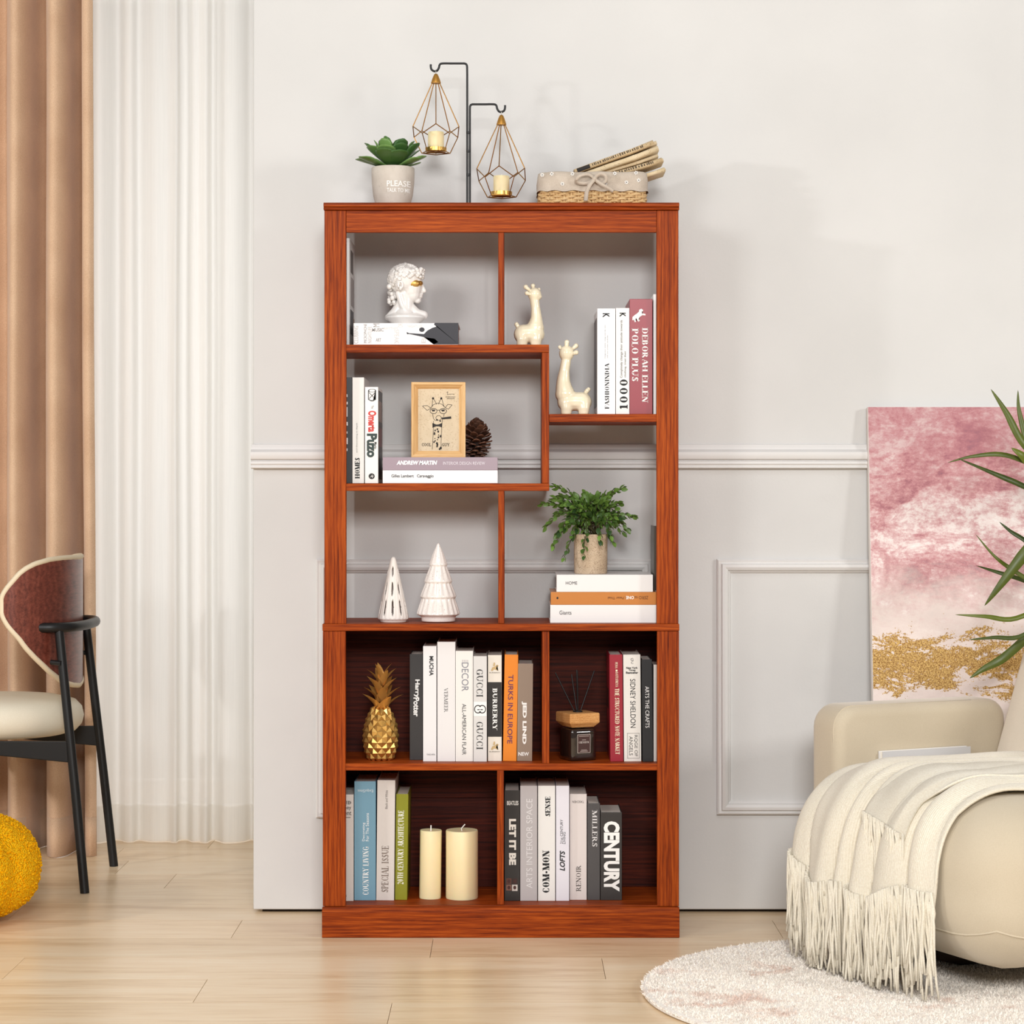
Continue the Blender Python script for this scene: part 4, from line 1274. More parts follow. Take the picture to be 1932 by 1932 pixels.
# ---- folded newspapers sticking out of the basket
m_news = speckle('newsprint', (196, 170, 132), (150, 124, 90), 330, .64, .9, 0, (208, 184, 146))
m_news2 = speckle('pale_newsprint', (212, 190, 152), (168, 142, 104), 330, .66, .9, 0, (222, 202, 168))
def newspaper(label, a, b_, Yn, dp, thick, mat, dark=None, prints=0, seed=0):
    """folded newspaper: folded edge towards the camera, running from photo point a (in the basket) to b (free end)"""
    A, B = W(a[0], a[1], Yn), W(b_[0], b_[1], Yn)
    ax = (B - A).normalized()
    up = ax.cross(Vector((0, 1, 0))); up = -up if up.z < 0 else up
    L = (B - A).length
    root = thing('newspaper', label, 'newspaper', tuple((A + B) / 2), 'newspapers in the basket')
    rn = random.Random(seed)
    def P(x, y, z): return A + ax * x + Vector((0, y, 0)) + up * z
    n = 3
    for q in range(n):
        r = thick / 2 * (1 - q / n * .85)
        vs, fs = [], []
        ext = rn.uniform(-.004, .006)
        prof = [(dp, r)] + [(r - r * math.sin(R(t)), r * math.cos(R(t))) for t in range(0, 181, 20)] + [(dp, -r)]
        prof = [(y + q * .0012, z) for y, z in prof]
        for xx in (0, L * .35, L * .7, L + ext):
            for y, z in prof:
                vs.append(P(xx, y, z + thick / 2 + (.0015 * math.sin(q * 2 + xx * 40) if xx > L * .5 else 0)))
        k_ = len(prof)
        for i in range(3):
            for j in range(k_ - 1):
                fs.append((i * k_ + j, i * k_ + j + 1, (i + 1) * k_ + j + 1, (i + 1) * k_ + j))
        m = MB(); m.add(vs, fs)
        o = m.build('folded_sheet', mat if q % 2 == 0 else m_news2, root, smooth=60)
        so = o.modifiers.new('solid', 'SOLIDIFY'); so.thickness = .0006
    def patch(x0_, x1_, z0_, z1_, mt, nm):
        pts = []
        r = thick / 2
        m = MB()
        for xx in (x0_, x1_):
            for i in range(4):
                t = z0_ + (z1_ - z0_) * i / 3
                th = math.acos(max(-1, min(1, (t - r) / r)))
                pts.append(P(xx, r - r * math.sin(th) - .0006, t))
        m.add(pts, [(i, i + 1, 5 + i, 4 + i) for i in range(3)])
        m.build(nm, mt, root)
    if dark: patch(L * dark[0], L * dark[1], thick * .12, thick * .9, plain((52, 48, 46), .9), 'printed_block')
    x = L * (dark[1] if dark else .08) + .006
    for i in range(prints):
        if x > L * .86: break
        wd = rn.uniform(.0016, .004)
        patch(x, x + wd, thick * .35, thick * rn.uniform(.72, .88), plain((88, 76, 62), .9), 'printed_line')
        x += wd + rn.uniform(.0012, .0042)
newspaper('topmost newspaper of the basket with a black printed corner', (1086, 328), (1237, 273), YK + .035, .09, .0125, m_news, (.03, .19), 34, 1)
newspaper('second newspaper down, plain tan, below the topmost one', (1102, 335), (1240, 286), YK + .032, .09, .013, m_news2, None, 0, 2)
newspaper('thin newspaper between the plain tan one and the printed lower one', (1120, 335), (1240, 297), YK + .05, .07, .008, m_news2, None, 0, 5)
newspaper('third newspaper down with small print along its fold', (1118, 345), (1252, 306), YK + .03, .09, .012, m_news, None, 30, 3)
newspaper('lowest newspaper of the basket, nearly hidden at the right rim', (1150, 356), (1257, 322), YK + .026, .095, .010, m_news2, None, 0, 4)

# ================================================================== in the compartments
# ---- classical bust with gold over the eyes (profile to the right)
YQ = .11
zb = wc['_top'] + .0004
k = S * K(YQ)
off = zb - Z(607, YQ)
def Bp(a, b_, dy=0.0): return Vector((X(a, YQ), YQ + dy, Z(b_, YQ) + off))
root = thing('classical_bust', 'white classical bust with curly hair and gold across the eyes', 'bust', (X(768, YQ), YQ, zb))
m = MB()
m.ball(Bp(764, 519), (31 * k, 27 * k, 27 * k), 20, 14)                 # skull
m.ball(Bp(777, 534), (20 * k, 21 * k, 25 * k), 18, 12)                 # face
m.ball(Bp(779, 548), (15.5 * k, 17 * k, 14 * k), 16, 10)               # jaw
m.ball(Bp(788, 559), (7 * k, 8 * k, 6 * k))                            # chin
m.ball(Bp(790, 523.5), (8 * k, 16 * k, 4.5 * k))                       # brow
m.capsule([Bp(795, 527), Bp(798.5, 535), Bp(801, 541)], [3.0 * k, 3.4 * k, 3.9 * k], 10)   # nose
m.ball(Bp(796.5, 542.5), (4.4 * k, 5.6 * k, 2.8 * k))
m.ball(Bp(794, 548), (5 * k, 7 * k, 2.3 * k)); m.ball(Bp(793, 552.3), (4.8 * k, 6.6 * k, 2.4 * k))     # lips
m.capsule([Bp(762, 546), Bp(765, 562), Bp(765, 576), Bp(764, 590)], [16 * k, 15.5 * k, 16 * k, 21 * k], 16)   # neck
m.capsule([Bp(752, 546, -10 * k), Bp(759, 570, -12 * k), Bp(772, 588, -14 * k)], [6 * k, 5 * k, 5 * k], 10)   # neck muscle
m.capsule([Bp(759, 566), Bp(746, 582), Bp(731, 591)], [13 * k, 10.5 * k, 5.5 * k], 12)
m.capsule([Bp(772, 572), Bp(786, 585), Bp(799, 587)], [11 * k, 11 * k, 9 * k], 12)
m.lathe([(21 * k, 0), (23 * k, 3 * k), (30 * k, 9 * k), (37 * k, 15 * k), (36 * k, 18 * k), (24 * k, 23 * k)], (X(765, YQ), YQ, zb), 32, squash=(1.06, .85))
o = m.build('head_and_shoulders', m_ceramic_w, root)
blend_mods(o, .0016, 5)
rn = random.Random(5)
hm = MB()
for i in range(420):
    u = rn.uniform(-1, 1); a = rn.uniform(0, 2 * PI)
    d = Vector((math.sqrt(1 - u * u) * math.cos(a), math.sqrt(1 - u * u) * math.sin(a), u))
    # hair covers crown, back of the head and nape; leave the face free
    if d.x > .35 and d.z < .36: continue
    if d.x > -.15 and d.z < -.05 and abs(d.y) > .2: continue
    c = Bp(765, 519) + Vector((d.x * 31 * k, d.y * 27 * k, d.z * 27.5 * k))
    if d.z < -.5 and d.x > -.3: continue
    rr_ = rn.uniform(3.0, 5.0) * k
    hm.ball(c, (rr_, rr_ * rn.uniform(.7, 1), rr_ * rn.uniform(.7, 1)), 8, 6)
    # curl: a short hook
    t = d.cross(Vector((rn.uniform(-1, 1), rn.uniform(-1, 1), rn.uniform(-1, 1)))).normalized()
    b2 = d.cross(t)
    path = [c + d * 1.6 * k + (t * math.cos(q) + b2 * math.sin(q)) * (3.2 - .3 * q) * k for q in [j * .8 for j in range(7)]]
    hm.tube(path, [1.9 * k] * 6 + [1.2 * k], 6)
for i in range(34):
    c = Bp(rn.uniform(733, 746), rn.uniform(530, 566), rn.uniform(-14, 14) * k)
    hm.ball(c, rn.uniform(3.5, 6) * k, 8, 6)
for i in range(70):
    a = rn.uniform(-1.25, 1.25)
    c = Bp(764 + 34 * math.cos(a) + rn.uniform(-3, 2), rn.uniform(500, 517), 27 * math.sin(a) * k)
    rr_ = rn.uniform(3.0, 5.0) * k
    hm.ball(c, (rr_, rr_, rr_ * .8), 8, 6)
hm.build('curly_hair', m_ceramic_w, root, smooth=180)
m = MB()   # ear, both sides
for sg in (-1, 1):
    m.tube([Bp(757 + 4.2 * math.cos(t), 532 - 6.5 * math.sin(t), sg * 25.5 * k) for t in [i * .5 for i in range(-3, 9)]], 1.7 * k, 8)
    m.ball(Bp(757, 538, sg * 24 * k), (3 * k, 3 * k, 4 * k))
m.build('ear', m_ceramic_w, root, smooth=180)
m = MB()
m.ball(Bp(781.5, 528.5, -15.5 * k), (12.5 * k, 7.5 * k, 7.5 * k), 16, 10); m.ball(Bp(790.5, 527.5, -9 * k), (8 * k, 9.5 * k, 6 * k), 14, 8)
m.ball(Bp(790, 528.5, 8 * k), (7 * k, 9 * k, 5 * k), 14, 8); m.ball(Bp(784, 527, -20 * k), (3.4 * k, 2.5 * k, 2.4 * k)); m.ball(Bp(778, 531, -19 * k), (4 * k, 3 * k, 3 * k))
o = m.build('gold_eye_band', m_gold, root)
blend_mods(o, .0012, 1)

# ---- giraffe figurines
def giraffe(label, Yg, zb, pts, flip):
    """pts: dict of photo positions"""
    k = S * K(Yg)
    zoff = zb - Z(pts['base'], Yg)
    def P(a, b_, dy=0.0): return Vector((X(a, Yg), Yg + dy * k, Z(b_, Yg) + zoff))
    root = thing('giraffe_figurine', label, 'figurine', (X(pts['cx'], Yg), Yg, zb), 'cream giraffe figurines')
    m = MB()
    bx0, bx1, by = pts['body']
    sg = 1 if bx1 > bx0 else -1
    m.capsule([P(bx0, by), P((bx0 + bx1) / 2, by - 1), P(bx1, by)], [19 * k, 18 * k, 19 * k], 14)     # trunk
    for a, s1, s2 in ((bx0 - 3 * sg, -5, -9), (bx0 - 3 * sg, 5, 9), (bx1 + 2 * sg, -5, -8), (bx1 + 2 * sg, 5, 8)):
        m.capsule([P(a, by + 2, s1), P(a + .4, pts['base'] - 12, s2), P(a, pts['base'] - 6.8, s2)], [14 * k, 11.5 * k, 10 * k], 12)
        m.lathe([(9.6 * k, 0), (10.4 * k, 3 * k), (10.4 * k, 10 * k)], P(a, pts['base'], s2), 14)
    nk = pts['neck']
    m.capsule(smoothpath([P(a, b_) for a, b_, r in nk], 3), [nk[min(i // 3, len(nk) - 1)][2] * k + (nk[min(i // 3 + 1, len(nk) - 1)][2] - nk[min(i // 3, len(nk) - 1)][2]) * k * (i % 3) / 3 for i in range(3 * (len(nk) - 1) + 1)], 14)
    hd = pts['head']
    m.ball(P(hd[0], hd[1]), (hd[2] * k, hd[2] * .9 * k, hd[3] * k), 16, 12)
    m.ball(P(hd[0] + pts['snout'][0], hd[1] + pts['snout'][1]), (9.5 * k, 8 * k, 7 * k), 14, 10)
    o = m.build('body', m_ceramic, root)
    blend_mods(o, .0018, 7)
    for nm, (a0, b0, a1, b1, r0, r1, dy) in pts['bits']:
        m = MB(); m.capsule([P(a0, b0, dy), P((a0 + a1) / 2, (b0 + b1) / 2, dy), P(a1, b1, dy)], [r0 * 1.2 * k, (r0 * .9 + r1 * .1) * 1.2 * k, r1 * 1.15 * k], 12)
        m.build(nm, m_ceramic, root, smooth=180)
giraffe('cream ceramic giraffe figurine standing on the higher shelf, facing right', .06, Z(SA) + .0004,
        dict(base=650, cx=998, body=(988, 1009, 628), neck=[(1010, 616, 17), (1012, 598, 11), (1010.5, 578, 8.8), (1008, 560, 9)], head=(1008.5, 552.5, 13, 13), snout=(5, 4),
             bits=[('horn', (1000, 546, 992, 539, 2.6, 4.0, -5)), ('horn', (1006, 542, 1005.5, 536, 2.6, 3.8, 4)), ('ear', (1000, 553, 994, 551, 2.5, 3.6, -8)), ('ear', (1013, 546, 1017, 542.5, 2.0, 2.6, 5)), ('tail', (978, 615, 974.5, 609, 3.4, 3.6, 0))]), False)
giraffe('cream ceramic giraffe figurine on the lower right shelf beside the white book', .06, Z(SC_) + .0004,
        dict(base=781, cx=1084, body=(1098, 1070, 757), neck=[(1066, 742, 19), (1063, 720, 13.5), (1065, 698, 10), (1068, 680, 9.5)], head=(1069, 665, 14.5, 15), snout=(-4, 5.5),
             bits=[('horn', (1068.5, 655, 1069.5, 644.5, 3.2, 4.2, -3)), ('horn', (1079, 658, 1087, 651, 3.0, 4.2, 2)), ('ear', (1080, 666, 1087, 664, 3.0, 4.0, -6)), ('ear', (1059, 658, 1056.5, 653, 2.6, 3.2, 5)), ('tail', (1106, 738, 1110.5, 733, 3.6, 3.4, 0))]), True)

# ---- framed print
YF = .06
zb = am['_top'] + .0004
k = S * K(YF)
fx0, fx1 = X(776, YF), X(878, YF)
fz0 = zb; fz1 = fz0 + 142 * k
root = thing('picture_frame', 'light wood frame with giraffe print standing on the lilac book', 'picture frame', ((fx0 + fx1) / 2, YF, zb))
m_pine = {ax: wood('pale_pine_' + ax, C(196, 150, 98), C(220, 178, 124), C(234, 200, 152), ax, 1.5, .5) for ax in 'XZ'}
t_, dpt = 12.5 * k, .020
def frame_side(vs, mat): 
    m = MB(); m.add(vs, [(0, 1, 2, 3), (4, 7, 6, 5), (0, 4, 5, 1), (1, 5, 6, 2), (2, 6, 7, 3), (3, 7, 4, 0)]); m.build('frame_side', mat, root)
lip = 4 * k
for nm, (ox0, oz0, ox1, oz1, ix0, iz0, ix1, iz1), ax in (
    ('b', (fx0, fz0, fx1, fz0, fx0 + t_, fz0 + t_, fx1 - t_, fz0 + t_), 'X'), ('t', (fx0, fz1, fx1, fz1, fx0 + t_, fz1 - t_, fx1 - t_, fz1 - t_), 'X'),
    ('l', (fx0, fz0, fx0, fz1, fx0 + t_, fz0 + t_, fx0 + t_, fz1 - t_), 'Z'), ('r', (fx1, fz0, fx1, fz1, fx1 - t_, fz0 + t_, fx1 - t_, fz1 - t_), 'Z')):
    f = lip / t_
    def mixp(o_, i_): return o_ + (i_ - o_) * f
    a = (ox0, YF, oz0); b_ = (ox1, YF, oz1)
    a2 = (mixp(ox0, ix0), YF, mixp(oz0, iz0)); b2 = (mixp(ox1, ix1), YF, mixp(oz1, iz1))
    a3 = (ix0, YF + .012, iz0); b3 = (ix1, YF + .012, iz1)
    ab = (ox0, YF + dpt, oz0); bb = (ox1, YF + dpt, oz1); a4 = (ix0, YF + dpt, iz0); b4 = (ix1, YF + dpt, iz1)
    m = MB(); m.add([a, b_, a2, b2, a3, b3, ab, bb, a4, b4], [(0, 1, 3, 2), (2, 3, 5, 4), (0, 6, 7, 1), (4, 5, 9, 8), (6, 8, 9, 7), (0, 2, 4, 8, 6), (1, 7, 9, 5, 3)])
    m.build('frame_side', m_pine[ax], root)
YR = YF + .0118
m = MB(); m.box(fx0 + t_ - .001, fx1 - t_ + .001, YR, YF + dpt - .003, fz0 + t_ - .001, fz1 - t_ + .001)
m_kraft = speckle('kraft_print_paper', (206, 188, 160), (192, 172, 142), 300, .62, .85, 0, (214, 197, 170))
paper = m.build('print', m_kraft, root)
root['_Y'] = YR; root['_tilt'] = 0.0; root['_base'] = tuple(root.location)
fo = (862 - HZ) * 0
def prt(pts, name='print_drawing', rgb=(40, 34, 30)): return poly(root, pts, rgb, name, YR, .0005)
def pline(pts, wd=.8, closed=False):
    pts = list(pts) + ([pts[0]] if closed else [])
    vs, fs = [], []
    for (a, b_), (c, d) in zip(pts, pts[1:]):
        L = math.hypot(c - a, d - b_) or 1
        nx, ny = -(d - b_) / L * wd / 2, (c - a) / L * wd / 2
        o_ = len(vs)
        vs += [(X(q, YR), YR - .0005, Z(r, YR)) for q, r in ((a + nx, b_ + ny), (a - nx, b_ - ny), (c - nx, d - ny), (c + nx, d + ny))]
        fs.append((o_, o_ + 1, o_ + 2, o_ + 3))
    m = MB(); m.add(vs, fs); return m.build('print_drawing', plain((40, 34, 30), .6), root)
def circ(cx, cy, rx, ry, n=20): return [(cx + rx * math.cos(2 * PI * i / n), cy + ry * math.sin(2 * PI * i / n)) for i in range(n)]
pline(circ(818, 775.5, 6.5, 5), 1.0, True); pline(circ(836, 775.5, 6.5, 5), 1.0, True); pline([(824.5, 774), (829.5, 774)], 1)
for cx in (818, 836): prt([(cx - 4, 773), (cx + 3, 772.5), (cx + 2.5, 776), (cx - 2, 776.5)])
pline([(797, 766), (806, 765), (813, 770), (806, 774.5), (797, 766)]); pline([(853, 764), (845, 763), (840, 769), (846, 772), (853, 764)])
pline([(815, 768), (816.5, 752), (818, 752), (824, 763)]); pline([(838, 768), (833.5, 752), (832, 752), (827, 763)])
for cx in (817, 832.5): prt(circ(cx, 751.5, 2, 2.2, 10))
pline([(813, 770), (817, 764), (824, 761), (827, 760.5), (834, 763), (840, 769)])
pline([(816, 781), (818, 790), (822, 794)]); pline([(838, 781), (837, 786)])
pline(circ(827.5, 788.5, 5, 4.5), .8, True)
prt([(833, 788), (851, 785.5), (851.5, 790), (833.5, 791.5)])
prt([(816, 798), (823, 801), (828, 800.5), (834, 798), (834, 806.5), (828, 804.5), (823, 804.5), (816, 807)])
pline([(818, 794), (817.5, 812), (816.5, 835), (815.5, 848)]); pline([(834.5, 792), (833, 812), (832, 835), (832.5, 848)])
rn = random.Random(11)
for i in range(26):
    yy = 792 + i * 2.2
    if 796 < yy < 808: continue
    xx = 818.5 + rn.uniform(0, 13); s_ = rn.uniform(1.2, 2.6)
    prt([(xx, yy - s_), (xx + s_ * .8, yy - s_ * .3), (xx + s_ * .6, yy + s_), (xx - s_ * .5, yy + s_ * .9), (xx - s_ * .8, yy)])
put(root, serif('COOL', .14, .11), (796, 836, 813.5, 842), YR, 0, plain((40, 34, 30), .6), 'print_lettering', .0005)
put(root, serif('GUY', .14, .11), (834, 836, 848.5, 842), YR, 0, plain((40, 34, 30), .6), 'print_lettering', .0005)
pline([(842, 741), (845, 739), (844, 745), (848, 743.5), (850, 744.5), (853, 743), (857, 744.5)], .6)
for q, (a, b_) in enumerate(((841, 859), (843, 858))): pline([(a, 749 + q * 3.2), (b_, 749 + q * 3.2)], .9)

# ---- pine cone behind the frame
YC = .125
cc = Vector((X(899, YC), YC, am['_top'] + .0455))
root = thing('pine_cone', 'dark brown open pine cone behind the picture frame', 'pine cone', (cc.x, cc.y, am['_top'] + .0004))
m = MB(); m.ball(cc, (.014, .014, .040), 12, 10); m.build('core', plain((44, 26, 20), .8), root, smooth=180)
sm = MB()
sm.add([(-.08, 0, 0), (.08, 0, 0), (.36, .72, .04), (.22, .98, .16), (0, 1.06, .22), (-.22, .98, .16), (-.36, .72, .04),
        (-.08, 0, .12), (.08, 0, .12), (.34, .72, .18), (.2, .95, .28), (0, 1.02, .34), (-.2, .95, .28), (-.34, .72, .18)],
       [(6, 5, 4, 3, 2, 1, 0), (7, 8, 9, 10, 11, 12, 13)] + [(i, (i + 1) % 7, 7 + (i + 1) % 7, 7 + i) for i in range(7)])
sme = sm.mesh('scale'); 
mcone = leafmat('pine_cone_scale', C(52, 30, 22), C(104, 66, 46), .6)
sme.materials.append(mcone)
NSC = 92
for i in range(NSC):
    t = (i + .5) / NSC
    a = i * 2.39996
    zz = -.038 + .076 * t
    rad = .010 * math.sqrt(max(.05, 1 - (2 * t - 1) ** 2))
    e = R(-38 + 105 * t)
    d = Vector((math.cos(a) * math.cos(e), math.sin(a) * math.cos(e), math.sin(e)))
    L = .0245 * (.62 + .55 * math.sin(PI * min(1, t * 1.0 + .05)))
    inst('scale', sme, frame_from(cc + Vector((math.cos(a) * rad, math.sin(a) * rad, zz)), d, (0, 0, 1), (.026 * (.7 + .4 * math.sin(PI * t)), L, .022)), root)

# ---- slotted ceramic cone tree
YT = Yat(1173.5, SM)
k = S * K(YT)
zb = Z(SM) + .0004
tx = X(742, YT)
root = thing('ceramic_tree', 'matt white ceramic cone tree with dark vertical slots', 'figurine', (tx, YT, zb), 'ceramic trees')
NA, rowsz = 72, 62
Ht = 123 * k
def tr_r(z):
    t = z / Ht
    if t < .022: return 24.5 * k
    if t < .045: return 26.5 * k
    if t < .06: return 29 * k
    return (29.2 * (1 - ((t - .06) / .94) ** 1.02) + 4.2 * (t - .06) / .94) * k if t < .955 else 4.4 * k * math.sqrt(max(.02, 1 - ((t - .955) / .046) ** 2)) + .2 * k
slots = []
for j, (z0_, z1_, cnt, ph) in enumerate(((.10, .35, 10, .1), (.40, .62, 8, .0), (.70, .85, 5, .0))):
    for i in range(cnt): slots.append((z0_ * Ht, z1_ * Ht, -PI / 2 + 2 * PI * (i + ph) / cnt - .06, ))
def inslot(a, z):
    for z0_, z1_, sa in slots:
        if z0_ <= z <= z1_:
            da = (a - sa + PI) % (2 * PI) - PI
            m_ = math.sin(PI * (z - z0_) / (z1_ - z0_)) ** .5
            if abs(da) * tr_r(z) < 2.1 * k * m_: return True
    return False
NA = 180
vs, fs = [], []
zs = [Ht * i / rowsz for i in range(rowsz + 1)]
for z in zs:
    for q in range(NA):
        a = 2 * PI * q / NA
        fl = 1 + .012 * math.cos(a * 22) if .06 * Ht < z < .9 * Ht else 1
        vs.append((tx + tr_r(z) * fl * math.cos(a), YT + tr_r(z) * fl * math.sin(a), zb + z))
for j in range(rowsz):
    for q in range(NA):
        q2 = (q + 1) % NA
        if inslot(2 * PI * (q + .5) / NA, (zs[j] + zs[j + 1]) / 2): continue
        fs.append((j * NA + q, j * NA + q2, (j + 1) * NA + q2, (j + 1) * NA + q))
fs.append(tuple(range(rowsz * NA, rowsz * NA + NA)))
m = MB(); m.add(vs, fs)
o = m.build('shell', m_bisque, root, smooth=50)
so = o.modifiers.new('solid', 'SOLIDIFY'); so.thickness = .0032
# ---- tiered glazed tree
tx = X(827, YT)
root = thing('ceramic_tree', 'glossy white four-tiered ceramic fir tree with speckled glaze', 'figurine', (tx, YT, zb), 'ceramic trees')
Ht = 148.5 * k
prof = [(31.5, 1174), (31.8, 1172), (32, 1166), (33, 1163), (40, 1160.5), (41.5, 1158.5), (41, 1156), (36, 1140), (31.5, 1129), (33.5, 1128), (34.8, 1126), (34, 1123), (29, 1110), (24.5, 1100.5), (26, 1099.5), (27, 1097), (26, 1094), (21, 1080), (15.5, 1068.5), (17, 1067.5), (17.5, 1065.5), (16.5, 1062), (11, 1046), (6.5, 1036), (3.5, 1030), (2.2, 1027), (.8, 1025.5)]
pf = [(r * k, (1174 - y) * k) for r, y in prof]
flut = {5: .03, 6: .05, 7: .075, 8: .03, 10: .02, 11: .04, 12: .06, 13: .08, 14: .01, 16: .04, 17: .06, 18: .08, 21: .03, 22: .06, 23: .06}
m = MB(); m.lathe(pf, (tx, YT, zb), 96, mod=lambda a, j, z: 1 - flut.get(j, 0) * (.5 + .5 * math.cos(a * (20 if j < 10 else 16 if j < 16 else 12))))
o = m.build('tiers', m_glaze, root, smooth=70)
ss = o.modifiers.new('sub', 'SUBSURF'); ss.levels = 1; ss.render_levels = 1

# ---- potted greenery on the stack of books
YG = .11
zb = ho['_top'] + .0004
k = S * K(YG)
gx = X(1114.5, YG)
root = thing('potted_boxwood', 'bushy small-leaved green plant in a tan stone pot on the book stack', 'plant', (gx, YG, zb))
rp = 31.5 * k
hp = 74 * k
m = MB(); m.lathe([(rp * .95, 0), (rp * .985, .002), (rp, hp * .3), (rp * 1.01, hp * .95), (rp, hp), (rp * .93, hp), (rp * .92, hp * .88), (.002, hp * .86)], (gx, YG, zb), 40)
m.build('pot', m_stone, root, smooth=50)
lm = MB()
lv, lf = [], []
for i in range(6):
    t = i / 5
    wd = .30 * math.sin(PI * (t * .92 + .05)) ** .8
    for x_ in (-1, 0, 1): lv.append((x_ * wd, t, .10 * abs(x_) * wd * 3 - .25 * (t - .3) ** 2))
for i in range(5):
    for j in range(2): lf.append((i * 3 + j, i * 3 + j + 1, (i + 1) * 3 + j + 1, (i + 1) * 3 + j))
lm.add(lv, lf)
lme = lm.mesh('leaf', 180); lme.materials.append(m_box)
rn = random.Random(21)
zt_ = zb + hp
tips = []
for a, b_, dy in ((1046, 917, -.01), (1025, 950, .0), (1030, 993, -.02), (1043, 1030, -.035), (1063, 1052, -.04), (1100, 1048, -.055), (1174, 922, .01), (1196, 975, .0), (1183, 998, .02), (1127, 935, .01), (1085, 936, .015),
                  (1062, 950, -.03), (1082, 960, -.055), (1110, 958, -.06), (1140, 950, -.045), (1160, 958, -.03), (1070, 985, -.06), (1100, 985, -.075), (1130, 985, -.07), (1155, 985, -.05), (1150, 1010, -.05), (1130, 1020, -.065), (1105, 1015, -.075), (1078, 1010, -.065), (1055, 1005, -.045),
                  (1060, 935, .03), (1105, 932, .03), (1150, 935, .03), (1170, 950, .04), (1050, 970, .04), (1100, 945, .06), (1140, 960, .06), (1175, 1005, .03), (1050, 1010, .03), (1155, 1022, -.03), (1090, 950, -.02), (1120, 945, -.02), (1045, 940, -.02), (1168, 975, -.035), (1145, 940, -.005)):
    tips.append((W(a, b_, YG) + Vector((0, dy, 0)), dy))
front_leaves = 0
restm = MB()
order = sorted(range(len(tips)), key=lambda i: tips[i][1])
for ii in order:
    tip, dy = tips[ii]
    st = Vector((gx + rn.uniform(-.5, .5) * rp, YG + rn.uniform(-.5, .5) * rp, zt_ - .006))
    mid = (st + tip) / 2 + Vector((rn.uniform(-.008, .008), rn.uniform(-.01, .005), .03 if tip.z > zt_ + .02 else .05))
    path = smoothpath([st, mid, tip], 6)
    m = MB(); m.tube(path, [.0013] * 6 + [.0010] * (len(path) - 7) + [.0005], 5)
    sp = m.build('sprig', m_stem, root, smooth=180)
    nl = 17
    for q in range(nl):
        t = .28 + .72 * q / (nl - 1)
        f = t * (len(path) - 1)
        i0 = min(int(f), len(path) - 2)
        p = path[i0].lerp(path[i0 + 1], f - i0)
        d = (path[i0 + 1] - path[i0]).normalized()
        az = q * 1.9 + rn.uniform(-.5, .5)
        e1 = d.orthogonal().normalized(); e2 = d.cross(e1)
        out = (e1 * math.cos(az) + e2 * math.sin(az))
        spread = rn.uniform(.55, 1.1) * (1 - .55 * (q / nl))
        ld = (d + out * spread * 1.3).normalized()
        L = rn.uniform(.0165, .0235) * (1.0 - .25 * (q / nl))
        M_ = frame_from(p, ld, (out + Vector((0, -.3, .6))), (L * 1.05, L, L))
        if front_leaves < 298:
            o = bpy.data.objects.new('leaf', lme); col.objects.link(o); o.parent = sp; o.matrix_basis = M_
            front_leaves += 1
        else:
            restm.add([M_ @ Vector(v) for v in lv], lf)
stuff(restm.build('rear_foliage', m_box, root, smooth=180))

# ---- gold pineapple
YI = Yat(1433.5, SE)
k = S * K(YI)
zb = Z(SE) + .0004
ix = X(718, YI)
root = thing('gold_pineapple', 'shiny gold pineapple ornament with spiky crown on the closed shelf', 'ornament', (ix, YI, zb))
Hb = 99 * k
def pr_(t): return (36.0 * (math.sin(PI * (.13 + .80 * t)) ** .55)) * k * (1 - .10 * t) * .97
m = MB(); m.lathe([(pr_(t / 16) * .93, Hb * t / 16) for t in range(17)], (ix, YI, zb), 32)
m.build('body', m_gold_dark, root, smooth=180)
dm_ = MB(); dm_.add([(-.5, 0, 0), (0, .5, 0), (.5, 0, 0), (0, -.5, 0), (0, .08, .30)], [(0, 4, 1), (1, 4, 2), (2, 4, 3), (3, 4, 0)])
# local: x across, y up the body, z outward ; facets
dme = dm_.mesh('scale'); dme.materials.append(m_gold)
NR, NC = 10, 11
for j in range(NR):
    t = .05 + .90 * j / (NR - 1)
    rr_ = pr_(t)
    sl = (pr_(min(1, t + .03)) - pr_(max(0, t - .03))) / (.06 * Hb)
    for i in range(NC):
        a = 2 * PI * (i + .5 * (j % 2)) / NC
        nrm = Vector((math.cos(a), math.sin(a), -sl)).normalized()
        upv = Vector((math.cos(a) * sl, math.sin(a) * sl, 1)).normalized()
        xv = upv.cross(nrm)
        wd = 2 * PI * rr_ / NC * 1.0
        hh = Hb / NR * 2.02
        p = Vector((ix + rr_ * .92 * math.cos(a), YI + rr_ * .92 * math.sin(a), zb + t * Hb))
        zz_ = .020
        M_ = Matrix(((xv.x * wd, upv.x * hh, nrm.x * zz_, p.x), (xv.y * wd, upv.y * hh, nrm.y * zz_, p.y), (xv.z * wd, upv.z * hh, nrm.z * zz_, p.z), (0, 0, 0, 1)))
        inst('scale', dme, M_, root)
cm = MB()
cv, cf = [], []
for i in range(6):
    t = i / 5
    wd = .5 * (1 - t) ** .75 * (.75 + .5 * t)
    for x_ in (-1, 0, 1): cv.append((x_ * wd, t, .22 * abs(x_) * wd - .30 * t * t))
for i in range(5):
    for j in range(2): cf.append((i * 3 + j, i * 3 + j + 1, (i + 1) * 3 + j + 1, (i + 1) * 3 + j))
cm.add(cv, cf)
cme = cm.mesh('crown_leaf', 180); cme.materials.append(plain((210, 156, 82), .4, .45))
top = zb + Hb * .98
